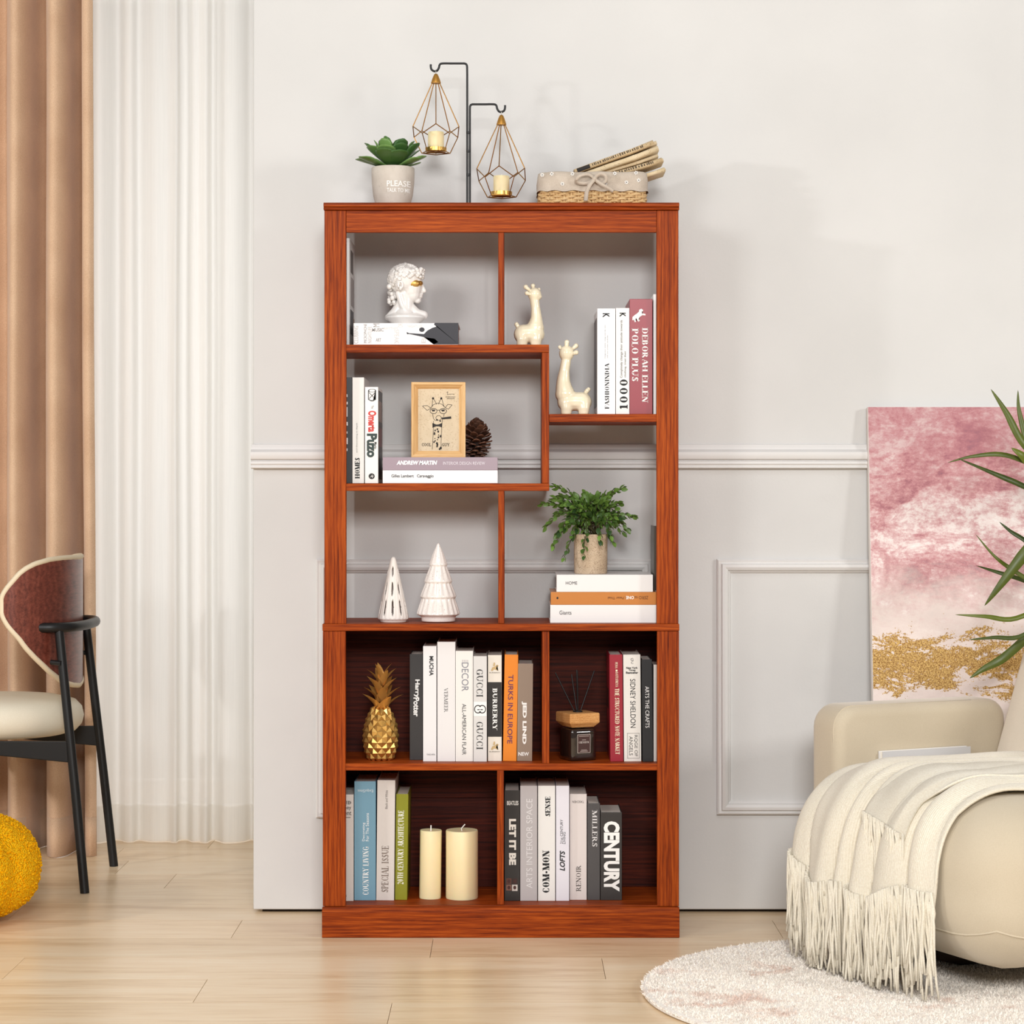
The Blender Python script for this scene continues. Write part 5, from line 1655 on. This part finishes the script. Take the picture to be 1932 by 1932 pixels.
for lvl, (cnt, zo, el, L, wd) in enumerate(((5, -2, 56, 42, 30), (5, 12, 60, 42, 28), (4, 27, 64, 42, 27), (4, 42, 68, 40, 24), (3, 54, 78, 34, 20))):
    for i in range(cnt):
        a = 2 * PI * (i + .5 * (lvl % 2)) / cnt - PI / 2 + .25 * lvl + .5
        e = R(el)
        d = Vector((math.cos(a) * math.cos(e), math.sin(a) * math.cos(e), math.sin(e)))
        p = Vector((ix + 2 * k, YI, top + zo * k)) + Vector((math.cos(a), math.sin(a), 0)) * (7.5 - lvl * 1.2) * k
        inst('crown_leaf', cme, frame_from(p, d, (-math.cos(a), -math.sin(a), .2), (wd * k, L * k, L * k)), root)
m = MB(); m.tube([(ix + 2 * k, YI, top - .004), (ix + 2 * k, YI, top + 60 * k)], [8 * k, 3 * k], 10); m.build('crown_stem', m_gold_dark, root, smooth=60)

# ---- reed diffuser
YD = .085
k = S * K(YD)
zb = Z(SE) + .0004
dx = X(1090, YD)
rotm = Matrix.Translation((dx, YD, zb)) @ Matrix.Rotation(R(24), 4, 'Z')
root = thing('reed_diffuser', 'dark glass reed diffuser with faceted wooden cap and black reeds', 'diffuser', (dx, YD, zb))
hb2 = 26.5 * k
Hg = 60 * k
def mk_amber():
    t = NT('smoked_glass')
    t.b.inputs['Base Color'].default_value = C(38, 28, 24)
    t.set(0.06, 0, 0.6, Coat_Weight=0.6)
    t.bump(t.noise(t.coord(), 40, 2), .02, .001)
    return t.m
m_smoke = mk_amber()
m = MB(); m.rbox((-hb2, -hb2, 0), (hb2, hb2, Hg), .005, 6); m.xf(rotm); bt = m.build('bottle', m_smoke, root, smooth=180, merge=True)
m = MB(); m.lathe([(9 * k, 0), (9 * k, 6 * k)], (0, 0, Hg - .0005), 24); m.xf(rotm); m.build('neck', m_smoke, root, smooth=40)
z0_ = Hg + 2.5 * k
cw = 31 * k
vs = []
for s_, z in ((.72, 0), (1.0, 9 * k), (1.0, 25 * k), (.96, 27 * k)):
    for a, b_ in ((-1, -1), (1, -1), (1, 1), (-1, 1)): vs.append((a * cw * s_, b_ * cw * s_, z0_ + z))
fs = [(3, 2, 1, 0), (12, 13, 14, 15)]
for j in range(3):
    for i in range(4): fs.append((j * 4 + i, j * 4 + (i + 1) % 4, (j + 1) * 4 + (i + 1) % 4, (j + 1) * 4 + i))
m = MB(); m.add(vs, fs); m.xf(rotm); m.build('wooden_cap', wood('pale_diffuser_wood', C(176, 116, 62), C(204, 148, 90), C(222, 172, 112), 'X', 2, .45), root, bevel=.001)
m = MB(); m.lathe([(9 * k, 0), (9 * k, 2 * k), (7 * k, 2.4 * k)], (0, 0, z0_ + 26.8 * k), 24); m.xf(rotm); m.build('collar', m_black, root, smooth=40)
for tx_, ty_, dy in ((1047.5, 1269, 0), (1078.5, 1273, .01), (1088.5, 1266, .03), (1089, 1264, -.012), (1122, 1267, .025)):
    b0 = rotm @ Vector((0, 0, z0_ + 20 * k)); e0 = W(tx_, ty_, YD) + Vector((0, dy, 0))
    m = MB(); m.tube([b0 + Vector(((tx_ - 1085) * .00008, dy * .1, 0)), e0], .0016, 8); m.build('reed', m_black, root, smooth=60)
# label with a pale border
def facep(a, z, dz=0): return rotm @ Vector((a, -hb2 - .0005 - dz, z))
def frect(a0, a1, z0, z1, mt, nm, dz=0):
    m = MB(); m.add([facep(a0, z0, dz), facep(a1, z0, dz), facep(a1, z1, dz), facep(a0, z1, dz)], [(0, 1, 2, 3)]); m.build(nm, mt, bt)
frect(-13.5 * k, 13.5 * k, 15 * k, 50 * k, plain((190, 176, 166), .5), 'label_border')
frect(-12.6 * k, 12.6 * k, 15.9 * k, 49.1 * k, plain((70, 46, 42), .5), 'label', .0003)
def ftext(gl, a0, a1, z0, z1):
    vs, fs = gl
    m = MB(); m.add([facep(a0 + u * (a1 - a0), z0 + v * (z1 - z0), .0006) for u, v in vs], fs); m.build('label_lettering', plain((216, 204, 196), .5), bt)
ftext(serif('CHENNEVR', .16, .05), -10.5 * k, 10.5 * k, 33 * k, 37 * k)
for a_, z_ in ((10.5, 46), (4, 39), (6, 20), (8, 17.8)): frect(-a_ * k, a_ * k, z_ * k, (z_ + 1) * k, plain((176, 160, 152), .5), 'label_lettering', .0006)

# ---- pillar candles on the bottom shelf
YW = Yat(1694, SF)
k = S * K(YW)
zb = Z(SF) + .0004
for label, cx, rad, ytop, wick, lean in (('slim ivory pillar candle on the bottom shelf beside the olive green book', 811.5, 20.5, 1566, [(0, 0), (0, 11)], .012), ('wide ivory pillar candle with bent wick on the bottom shelf', 871.5, 30.3, 1566, [(0, 0), (-1, 5), (6, 13)], .0)):
    c0 = Vector((X(cx, YW), YW, zb))
    Hc = (1694 - ytop) * k
    root = thing('pillar_candle', label, 'candle', tuple(c0), 'pillar candles on the bottom shelf', lean)
    m = MB(); m.lathe([(rad * k * .99, 0), (rad * k * 1.01, .003), (rad * k, Hc * .5), (rad * k, Hc - .002), (rad * k * .97, Hc), (rad * k * .5, Hc - .0012), (.002, Hc - .002)], tuple(c0), 40)
    m.build('wax', m_wax, root, smooth=50)
    m = MB(); m.tube([c0 + Vector((a * k, 0, Hc - .003 + b_ * k)) for a, b_ in wick], 1.1 * k, 6); m.build('wick', m_wick, root, smooth=60)
# ================================================================== dining chair at the left
root = thing('dining_chair', 'black metal chair with curved walnut back and cream seat by the brown curtain', 'chair', (-1.40, .80, 0))
m_walnut = wood('walnut_veneer', C(84, 40, 30), C(112, 56, 44), C(136, 74, 58), 'Y', .9, .3, 160, .45)
# curved back shell: outline in (phi, z); phi wraps the shell, 0 = spine of the back
YCH, XA = .80, -1.196
def shell(phi, out=0.0):
    return (XA + out * math.cos(phi) - (.150 + out * 0) * (1 - math.cos(phi)), YCH - (.25 + out) * math.sin(phi))
# half outline (px column at the near side is met through phi): phi fraction -> top z, bottom z
ol = [(0.0, .887, .535), (.17, .889, .542), (.33, .889, .555), (.49, .886, .586), (.65, .876, .626), (.75, .863, .655), (.815, .850, .679), (.89, .828, .700), (.935, .815, .714), (.972, .802, .729), (.99, .793, .739), (1.0, .784, .748)]
def lerp_ol(t):
    for (a, z1, z0), (b_, y1, y0) in zip(ol, ol[1:]):
        if a <= t <= b_:
            f = (t - a) / (b_ - a); return z1 + (y1 - z1) * f, z0 + (y0 - z0) * f
    return ol[-1][1:]
PM = R(92)
def shell_mesh(out_o, out_i, sh=1.0):
    vs, fs = [], []
    ts = [-math.cos(PI * i / 36) for i in range(37)]
    NZ = 10
    for side, outv in ((0, out_o), (1, out_i)):
        for t in ts:
            z1, z0 = lerp_ol(abs(t))
            zm = (z1 + z0) / 2
            z1, z0 = zm + (z1 - zm) * sh, zm + (z0 - zm) * sh
            x, y = shell(t * PM * sh, outv)
            for j in range(NZ + 1): vs.append((x, y, z0 + (z1 - z0) * j / NZ))
    n1 = len(ts) * (NZ + 1)
    for i in range(len(ts) - 1):
        for j in range(NZ):
            a = i * (NZ + 1) + j
            q = (a, a + NZ + 1, a + NZ + 2, a + 1)
            fs.append(q[::-1]); fs.append(tuple(v + n1 for v in q))
        a = i * (NZ + 1)
        fs.append((a, a + n1, a + n1 + NZ + 1, a + NZ + 1))
        a += NZ
        fs.append((a, a + NZ + 1, a + n1 + NZ + 1, a + n1))
    m = MB(); m.add(vs, fs); return m
bk = shell_mesh(.004, -.004, .985).build('back_shell', m_walnut, root, smooth=40)
shell_mesh(-.0055, -.020, .955).build('back_pad', m_seatcream, root, smooth=50)
path = []
for i in range(61):
    t = -1 + 2 * i / 60
    t = math.sin(t * PI / 2)
    x, y = shell(t * PM, -.001); path.append((x, y, lerp_ol(abs(t))[0]))
for i in range(61):
    t = 1 - 2 * i / 60
    t = math.sin(t * PI / 2)
    x, y = shell(t * PM, -.001); path.append((x, y, lerp_ol(abs(t))[1]))
m = MB(); m.tube(path, .0075, 8, False); m.build('piping', plain((232, 216, 186), .6), bk, smooth=180)
# frame
LR = .0125
for sy, yb, yt in ((-1, FLOORY(1685), .615), (1, FLOORY(1634), .985)):
    xb = X(160, FLOORY(1685))
    m = MB(); m.tube([(xb, yb, .0), (xb - .028, yb + (yt - yb) * .4, .27), (xb - .076, yt, .70)], LR, 14); m.build('rear_leg', m_black, root, smooth=60)
    m = MB(); m.tube([(-1.74, .80 + sy * .23, .0), (-1.66, .80 + sy * .19, .40)], LR, 14); m.build('front_leg', m_black, root, smooth=60)
    # side rail: deep at the rear leg, tapering forward
    yr = yb + (yt - yb) * .55
    xl = xb - .038
    m = MB()
    m.add([(xl, yr - .007, .345), (xl, yr + .007, .345), (xl, yr + .007, .402), (xl, yr - .007, .402), (-1.64, .80 + sy * .185 - .007, .388), (-1.64, .80 + sy * .185 + .007, .388), (-1.64, .80 + sy * .185 + .007, .402), (-1.64, .80 + sy * .185 - .007, .402)],
          [(0, 1, 2, 3), (4, 7, 6, 5), (0, 4, 5, 1), (1, 5, 6, 2), (2, 6, 7, 3), (3, 7, 4, 0)])
    m.build('side_rail', m_black, root, bevel=.002)
    m = MB(); m.tube([(xb - .066, yr, .61), (xl - .058 if sy < 0 else xl - .052, yr + (.015 if sy < 0 else -.015), .612)], .007, 10); m.build('back_bracket', m_black, root, smooth=60)
m = MB(); m.tube(smoothpath([(-1.262, .600, .705), (-1.225, .606, .705), (-1.185, .640, .705), (-1.166, .72, .705), (-1.163, .80, .705), (-1.166, .88, .705), (-1.185, .96, .705), (-1.225, .994, .705), (-1.262, 1.0, .705)], 6), .0135, 14)
m.build('back_rail', m_black, root, smooth=60)
m = MB(); m.box(-1.665, -1.64, .62, .98, .375, .402); m.build('front_rail', m_black, root, bevel=.002)
# seat cushion
vs = []
m = MB()
sp = [(.215, .402), (.245, .410), (.262, .428), (.268, .450), (.262, .474), (.245, .492), (.20, .503), (.12, .508), (.03, .509)]
m.lathe([(r, z) for r, z in sp], (-1.445, .80, 0), 56, squash=(.97, .86))
m.build('seat_cushion', m_seatcream, root, smooth=180)

# ================================================================== yellow pouf
PX_, PY_ = -1.475, .20
root = thing('boucle_pouf', 'mustard yellow boucle pouf at the lower left edge', 'pouf', (PX_, PY_, 0))
NL = 9
vs, fs = [], []
NAz, NPr = 126, 34
for j in range(NPr + 1):
    t = j / NPr
    a = -PI / 2 + PI * t
    for i in range(NAz):
        az = 2 * PI * i / NAz
        lob = abs(math.cos((az - .62) * NL / 2)) ** .45
        rim = math.cos(a)
        r = .135 + .165 * max(0, rim) ** .75
        r = r * (t * 2 if t < .06 else 1) if False else (.30 * max(0.0, rim) ** .55)
        dep = .93 + .07 * lob
        z = .132 + .132 * math.copysign(abs(math.sin(a)) ** .85, math.sin(a))
        z = .132 + (z - .132) * (.95 + .05 * lob) - (.025 * (1 - min(1, r / .14)) if a > 0 else 0)
        nz = noise.noise(Vector((r * math.cos(az) * 70, r * math.sin(az) * 70, z * 70)))
        r *= dep * (1 + .012 * nz)
        vs.append((PX_ + r * math.cos(az), PY_ + r * math.sin(az) * .95, max(.0005, z)))
for j in range(NPr):
    for i in range(NAz):
        i2 = (i + 1) % NAz
        fs.append((j * NAz + i, j * NAz + i2, (j + 1) * NAz + i2, (j + 1) * NAz + i))
m = MB(); m.add(vs, fs)
o = m.build('cover', m_yellow, root, smooth=180)
# looped pile: small knots standing out of the cover
km = MB()
rn = random.Random(8)
for q in range(5200):
    i = rn.randrange(len(fs))
    f = fs[i]
    a_, b_, c_ = [Vector(vs[v]) for v in f[:3]]
    p = a_ + (b_ - a_) * rn.random() + (c_ - b_) * rn.random()
    if p.x < -1.50: continue
    n_ = (b_ - a_).cross(c_ - a_)
    if n_.length < 1e-9: continue
    rr_ = rn.uniform(.0022, .0042)
    km.ball(p + n_.normalized() * .0005, (rr_, rr_, rr_), 5, 4)
stuff(km.build('looped_pile', m_yellow, root, smooth=180))
m = MB(); m.ball((PX_, PY_, .236), (.02, .02, .006), 14, 8); m.build('top_button', m_yellow, root, smooth=180)

# ================================================================== leaning painting
PT = .028
zt_ = Z(768, WY - PT)
x0, x1 = X(1637, WY - PT), X(1637, WY - PT) + .86
yb = .125                                          # foot of the canvas stands out from the wall
ang = math.atan2(WY - PT - yb, zt_)
root = thing('canvas_painting', 'pink abstract canvas with gold flecks leaning against the wall', 'painting', ((x0 + x1) / 2, yb, 0))
L = zt_ / math.cos(ang)
m = MB(); m.box(x0, x1, 0, PT - .002, 0, L)
Mr = Matrix.Translation((0, yb, .0008)) @ Matrix.Rotation(-ang, 4, 'X')
ob = m.build('canvas', plain((232, 226, 220), .7), root, bevel=.001)
ob.matrix_basis = Mr
m = MB(); m.add([(x0 + .001, -.0006, .001), (x1 - .001, -.0006, .001), (x1 - .001, -.0006, L - .001), (x0 + .001, -.0006, L - .001)], [(0, 1, 2, 3)])
po = m.build('painted_face', m_painting, root); po.matrix_basis = Mr

# ================================================================== yucca behind the armchair
YY = -.02
yx = X(2005, YY)
px_ = 1.62
root = thing('yucca_plant', 'long-bladed yucca reaching in from the right edge before the pink canvas', 'plant', (px_, YY, 0))
m = MB(); m.lathe([(.07, 0), (.08, .02), (.105, .24), (.11, .26), (.10, .26), (.09, .22), (.01, .22)], (px_, YY, .0005), 32); m.build('pot', m_concrete, root, smooth=50)
m = MB(); m.tube(smoothpath([(px_, YY, .2), (px_ - .03, YY, .6), (px_ - .16, YY + .01, .80), (yx, YY, Z(1120, YY))], 5), .017, 10); m.build('trunk', plain((120, 96, 70), .9), root, smooth=60)
m = MB(); m.tube(smoothpath([(px_ - .02, YY, .5), (px_ - .06, YY, .9), (yx + .1, YY, 1.06), (yx + .005, YY, Z(895, YY))], 5), .014, 10); m.build('trunk', plain((120, 96, 70), .9), root, smooth=60)
def blade(pts, wd, dys):
    path = smoothpath([W(a, b_, YY) + Vector((0, dy, 0)) for (a, b_), dy in zip(pts, dys)], 6)
    n = len(path)
    vs, fs = [], []
    for i, p in enumerate(path):
        t = i / (n - 1)                       # 0 tip .. 1 base
        w_ = .82 * wd * S * (min(1, t / .45) ** .8) * (1 if t < .75 else 1 - .35 * (t - .75) / .25) + .0004
        d = (path[min(i + 1, n - 1)] - path[max(i - 1, 0)]).normalized()
        sd = d.cross(Vector((0, -1, .25))).normalized()
        up = sd.cross(d).normalized()
        vs += [p + sd * w_ / 2 + up * w_ * .12, p, p - sd * w_ / 2 + up * w_ * .12]
    for i in range(n - 1):
        for j in range(2): fs.append((i * 3 + j, i * 3 + j + 1, (i + 1) * 3 + j + 1, (i + 1) * 3 + j))
    m = MB(); m.add(vs, fs)
    o = m.build('leaf', m_yucca, root, smooth=180)
    so = o.modifiers.new('solid', 'SOLIDIFY'); so.thickness = .0012
U, Lw = (2003, 905), (2003, 1125)
for pts, wd, dys in (
    ([(1866, 735), (1895, 780), (1930, 842), U], 17, (-.02, -.02, -.02, 0)),
    ([(1926, 735), (1929, 780), (1950, 850), U], 13, (.03, .03, .02, 0)),
    ([(1788, 873), (1830, 862), (1885, 858), (1935, 874), U], 11, (.0, -.01, -.02, -.02, 0)),
    ([(1798, 866), (1850, 888), (1900, 908), (1945, 922), U], 13, (-.06, -.06, -.05, -.03, 0)),
    ([(1901, 846), (1920, 860), (1950, 885), U], 22, (-.04, -.04, -.02, 0)),
    ([(1889, 985), (1910, 1003), (1950, 1035), Lw], 10, (.02, .02, .01, 0)),
    ([(1836, 1008), (1870, 1048), (1905, 1074), (1945, 1098), Lw], 10, (-.03, -.03, -.02, -.02, 0)),
    ([(1847, 1068), (1885, 1080), (1935, 1096), Lw], 10, (.03, .03, .02, 0)),
    ([(1849, 1141), (1880, 1098), (1925, 1040), (1965, 1005), (2010, 1000)], 27, (-.05, -.06, -.06, -.04, 0)),
    ([(1796, 1158), (1850, 1161), (1910, 1165), Lw], 11, (-.04, -.05, -.04, 0)),
    ([(1824, 1206), (1870, 1202), (1930, 1196), Lw], 10, (-.02, -.02, -.02, 0)),
    ([(1833, 1281), (1858, 1264), (1900, 1240), (1960, 1180), Lw], 20, (.02, .02, .02, 0, 0)),
    ([(2120, 760), (2080, 810), (2040, 860), U], 20, (0, 0, 0, 0)), ([(2180, 900), (2110, 880), (2050, 890), U], 18, (0, .03, .02, 0)),
    ([(2170, 1040), (2100, 1060), (2050, 1090), Lw], 20, (0, -.03, -.02, 0)), ([(2190, 1160), (2120, 1130), (2050, 1120), Lw], 18, (0, .04, .02, 0)),
    ([(1990, 700), (1995, 780), (2000, 850), U], 18, (0, 0, 0, 0)), ([(2060, 960), (2040, 1020), (2020, 1070), Lw], 18, (-.1, -.06, -.03, 0))):
    blade(pts, wd, dys)

# ================================================================== round rug
RX, RY, RR = .805, -.615, .528
root = thing('round_rug', 'round cream rug with soft beige marbling under the armchair', 'rug', (RX, RY, 0))
m = MB(); m.lathe([(RR * .985, 0), (RR, .004), (RR, .010), (RR * .99, .014), (RR * .6, .0145), (.01, .0145)], (RX, RY, .0004), 120)
m.build('backing', m_rug, root, smooth=60)
rn = random.Random(4)
tv, tf = [], []
cnt = 0
while cnt < 46000:
    a = rn.uniform(0, 2 * PI); r = RR * math.sqrt(rn.random()) * 1.004
    x, y = RX + r * math.cos(a), RY + r * math.sin(a)
    if x > 1.36 or y < -1.02: 
        cnt += 1; continue
    h = rn.uniform(.004, .009) * (1 if r < RR * .985 else .7)
    b_ = rn.uniform(0, PI)
    w_ = .0032
    lx, ly = rn.uniform(-.004, .004), rn.uniform(-.004, .004)
    if r > RR * .985: lx += .003 * math.cos(a); ly += .003 * math.sin(a)
    i0 = len(tv)
    z0_ = .012 if r < RR * .985 else .009
    tv += [(x - w_ * math.cos(b_), y - w_ * math.sin(b_), z0_), (x + w_ * math.cos(b_), y + w_ * math.sin(b_), z0_), (x + lx, y + ly, z0_ + h)]
    tf.append((i0, i0 + 1, i0 + 2))
    cnt += 1
m = MB(); m.v = tv; m.f = tf
stuff(m.build('pile', m_rug, root))

# ================================================================== armchair
FV = Vector((-.898, -.440)); PV = Vector((.440, -.898))
FO = Vector((.771, -.529))
def LC(u, v, z): return Vector((FO.x + u * FV.x + v * PV.x, FO.y + u * FV.y + v * PV.y, z))
root = thing('armchair', 'cream velvet armchair with open arms standing on the round rug at the right', 'armchair', (FO.x + .35, FO.y + .1, .016))
SR = .155
slo, shi = Vector((-.74, -.335, .076)), Vector((0.0, .42, .436))
def seat_surface(p):
    """round a point of the seat's box onto the cushioned surface, with outward direction"""
    c = (slo + shi) / 2; h = (shi - slo) / 2
    q0 = p - c
    q = Vector([max(-(h[i] - SR), min(h[i] - SR, q0[i])) for i in range(3)])
    d = q0 - q
    if d.length < 1e-9: return p, Vector((0, 0, 1))
    d.normalize()
    return c + q + d * SR, d
m = MB(); m.rbox(tuple(slo), tuple(shi), SR, 22, fn=lambda p: LC(*p))
m.build('seat', m_velvet, root, smooth=180, merge=True)
# piping seam low on the seat
path = []
for i in range(81):
    t = 2 * PI * i / 80
    p = Vector((-.37 + .6 * math.cos(t), .6 * math.sin(t), .15))
    p.x = max(slo.x, min(shi.x, p.x)); p.y = max(slo.y, min(shi.y, p.y))
    s_, d_ = seat_surface(p); path.append(LC(*s_))
m = MB(); m.tube(path, .0022, 6, False); m.build('seam', m_velvet, root, smooth=180)
def arm(v0, v1, ufront, uback):
    zt, zl_, post = .566, .425, .19
    pts = []
    def arc(cx, cz, r, a0, a1, n=6): return [(cx + r * math.cos(R(a0 + (a1 - a0) * i / n)), cz + r * math.sin(R(a0 + (a1 - a0) * i / n))) for i in range(n + 1)]
    ol_ = arc(ufront - .055, zt - .055, .055, 0, 90) + arc(uback + .05, zt - .05, .05, 90, 180) + [(uback, .12), (uback + .12, .12)] + arc(uback + .12 + .03, zl_ - .03, .03, 180, 90) + arc(ufront - post - .03, zl_ - .03, .03, 90, 0) + [(ufront - post, .12), (ufront, .12)]
    n = len(ol_)
    vs = [LC(u, v0, z) for u, z in ol_] + [LC(u, v1, z) for u, z in ol_]
    bm = bmesh.new()
    bv = [bm.verts.new(v) for v in vs]
    f1 = bm.faces.new(bv[:n]); f2 = bm.faces.new(bv[n:][::-1])
    for i in range(n):
        bm.faces.new((bv[i], bv[n + i], bv[n + (i + 1) % n], bv[(i + 1) % n]))
    bmesh.ops.recalc_face_normals(bm, faces=bm.faces)
    me = bpy.data.meshes.new('armrest'); bm.to_mesh(me); bm.free()
    me.materials.append(m_velvet)
    o = bpy.data.objects.new('armrest', me); col.objects.link(o); attach(o, root)
    b = o.modifiers.new('bevel', 'BEVEL'); b.width = .028; b.segments = 5; b.limit_method = 'ANGLE'; b.angle_limit = R(50)
    me.polygons.foreach_set('use_smooth', [True] * len(me.polygons))
    # stitched seam along the inner side
    inn = v1 if v1 < 0 else v0
    sg = 1 if v1 < 0 else -1
    path = [LC(u * 1.0 - .0, inn - sg * .020, z + .001) for u, z in [(ufront - .018, .15), (ufront - .006, .40)] + [(ufront - .052 + .05 * math.cos(R(t)), zt - .058 + .055 * math.sin(R(t))) for t in range(0, 91, 15)] + [(uback + .1, zt - .003)]]
    m = MB(); m.tube(path, .0022, 6); m.build('seam', m_velvet, root, smooth=180)
arm(-.455, -.338, -.15, -.65)
arm(.423, .54, -.34, -.74)
# back rest, leaning
Mb = Matrix.Translation((-.555, 0, .40)) @ Matrix.Rotation(R(-19), 4, 'Y')
m = MB(); m.rbox((-.14, -.33, -.05), (.0, .415, .40), .068, 12, fn=lambda p: LC(*(Mb @ p)))
m.build('backrest', m_cushion, root, smooth=180, merge=True)
m = MB(); m.rbox((-.66, -.22, .0165), (-.20, .02, .14), .04, 6, fn=lambda p: LC(*p)); m.build('added_light_block', plain((60, 48, 40), .7), root, smooth=60, merge=True)  # dark base added under the seat to block light and deepen the shade

# pale book wedged upright between the arm and the seat cushion
bk = thing('book', 'pale book wedged between the armchair cushion and its open arm', 'book', tuple(LC(-.40, -.3275, .355)))
def slab(v0, v1, u0, u1, z0, z1, mt, nm):
    m = MB(); m.add([LC(u, v, z) for z in (z0, z1) for u, v in ((u0, v0), (u1, v0), (u1, v1), (u0, v1))], [(3, 2, 1, 0), (4, 5, 6, 7)] + [(i, (i + 1) % 4, 4 + (i + 1) % 4, 4 + i) for i in range(4)])
    m.build(nm, mt, bk)
slab(-.3365, -.3345, -.52, -.265, .355, .458, plain((226, 224, 222), .4), 'cover'); slab(-.3343, -.3212, -.517, -.268, .356, .456, m_page, 'page_block'); slab(-.321, -.319, -.52, -.265, .355, .458, plain((206, 205, 206), .4), 'cover')

# ================================================================== fringed throw
root = thing('fringed_throw', 'ivory knitted throw with long fringe draped over the armchair seat', 'blanket', tuple(LC(0, 0, .018)))
def drape(v0, v1, top_u, end_z, nv, nt, lift, fold, seed, vtop=(0, 0)):
    """cloth from the seat top over the front edge; returns rows of points, last row is the hem"""
    rows = []
    ltop = -top_u
    for j in range(nt + 1):
        t = j / nt
        row = []
        for i in range(nv + 1):
            s_ = i / nv
            ez = end_z(s_)
            lfront = shi.z - ez
            dist = t * (ltop + lfront)
            v = v0 + (v1 - v0) * s_
            sh = max(0, 1 - dist / ltop)
            v = v + (vtop[0] + (vtop[1] - vtop[0]) * s_) * sh
            if dist <= ltop: p = Vector((top_u + dist, v, shi.z))
            else: p = Vector((0, v, shi.z - (dist - ltop)))
            if p.x >= 0 and p.z < slo.z + SR:
                q, d = seat_surface(Vector((0, v, slo.z + SR + .001))); q.z = p.z; d.z = 0; d.normalize()
            else: q, d = seat_surface(p)
            # folds run along the drape
            amp = fold * (.35 + .75 * t) * min(1, .25 + 6 * min(s_, 1 - s_))
            ph = v * 34 + 1.6 * noise.noise(Vector((v * 5, t * 1.4, seed))) * 2 + t * 1.1
            f = (abs(math.sin(ph)) ** .8) * amp + .006 * noise.noise(Vector((v * 16, t * 4, seed + 3)))
            hang = max(0, (dist - ltop - .12)) * .10
            row.append(LC(*(q + d * (lift + f) + Vector((hang, 0, 0)))))
        rows.append(row)
    return rows
def cloth(rows, name, par):
    n = len(rows[0])
    vs = [p for r in rows for p in r]
    fs = [(j * n + i, j * n + i + 1, (j + 1) * n + i + 1, (j + 1) * n + i) for j in range(len(rows) - 1) for i in range(n - 1)]
    m = MB(); m.add(vs, fs)
    o = m.build(name, m_knit, par, smooth=180)
    uvl = o.data.uv_layers.new(name='uv')
    for lp in o.data.loops:
        j, i = divmod(lp.vertex_index, n)
        uvl.data[lp.index].uv = (i / (n - 1) * .6, j / (len(rows) - 1) * .6)
    so = o.modifiers.new('solid', 'SOLIDIFY'); so.thickness = .006; so.offset = 0
    return o
def strands(hem, count, length, rnd, mb, zmin):
    n = len(hem)
    for q in range(count):
        f = (q + rnd.uniform(.1, .9)) / count * (n - 1)
        i = min(int(f), n - 2)
        p = hem[i].lerp(hem[i + 1], f - i)
        L = length * rnd.uniform(.8, 1.08)
        outw = Vector((FV.x, FV.y, 0))
        sd = Vector((PV.x, PV.y, 0))
        a, b_ = rnd.uniform(-.010, .010), rnd.uniform(-.008, .008)
        pts = [p + outw * (.002 + rnd.uniform(-.002, .004)) + Vector((0, 0, .012))]
        for s_ in range(1, 6):
            t = s_ / 5
            pts.append(p + outw * (.004 * math.sin(t * 4 + q) + b_ * t) + sd * (a * t * t + .004 * math.sin(t * 5 + q * 1.7)) - Vector((0, 0, L * t)))
        pts = [Vector((x.x, x.y, max(x.z, zmin + rnd.uniform(0, .004)))) for x in pts]
        mb.tube(pts, [.0030, .0032, .0030, .0029, .0029, .0026], 5)
rn = random.Random(12)
main = drape(-.30, .26, -.62, lambda s_: .225 - .045 * math.sin(PI * s_) + .012 * math.sin(s_ * 17), 120, 64, .008, .034, 3.0, (.06, .12))
cloth(main, 'knit_cloth', root)
fm = MB()
strands(main[-1], 190, .185, rn, fm, .020)
strands([p + Vector((FV.x, FV.y, 0)) * .004 + Vector((0, 0, .02)) for p in main[-1]], 150, .165, rn, fm, .020)
flap = drape(.0, .16, -.36, lambda s_: .36 - .03 * s_, 40, 34, .030, .016, 8.0, (.08, .12))
cloth(flap, 'folded_flap', root)
strands(flap[-1], 46, .17, rn, fm, .020)
stuff(fm.build('fringe', m_knit, root, smooth=180))
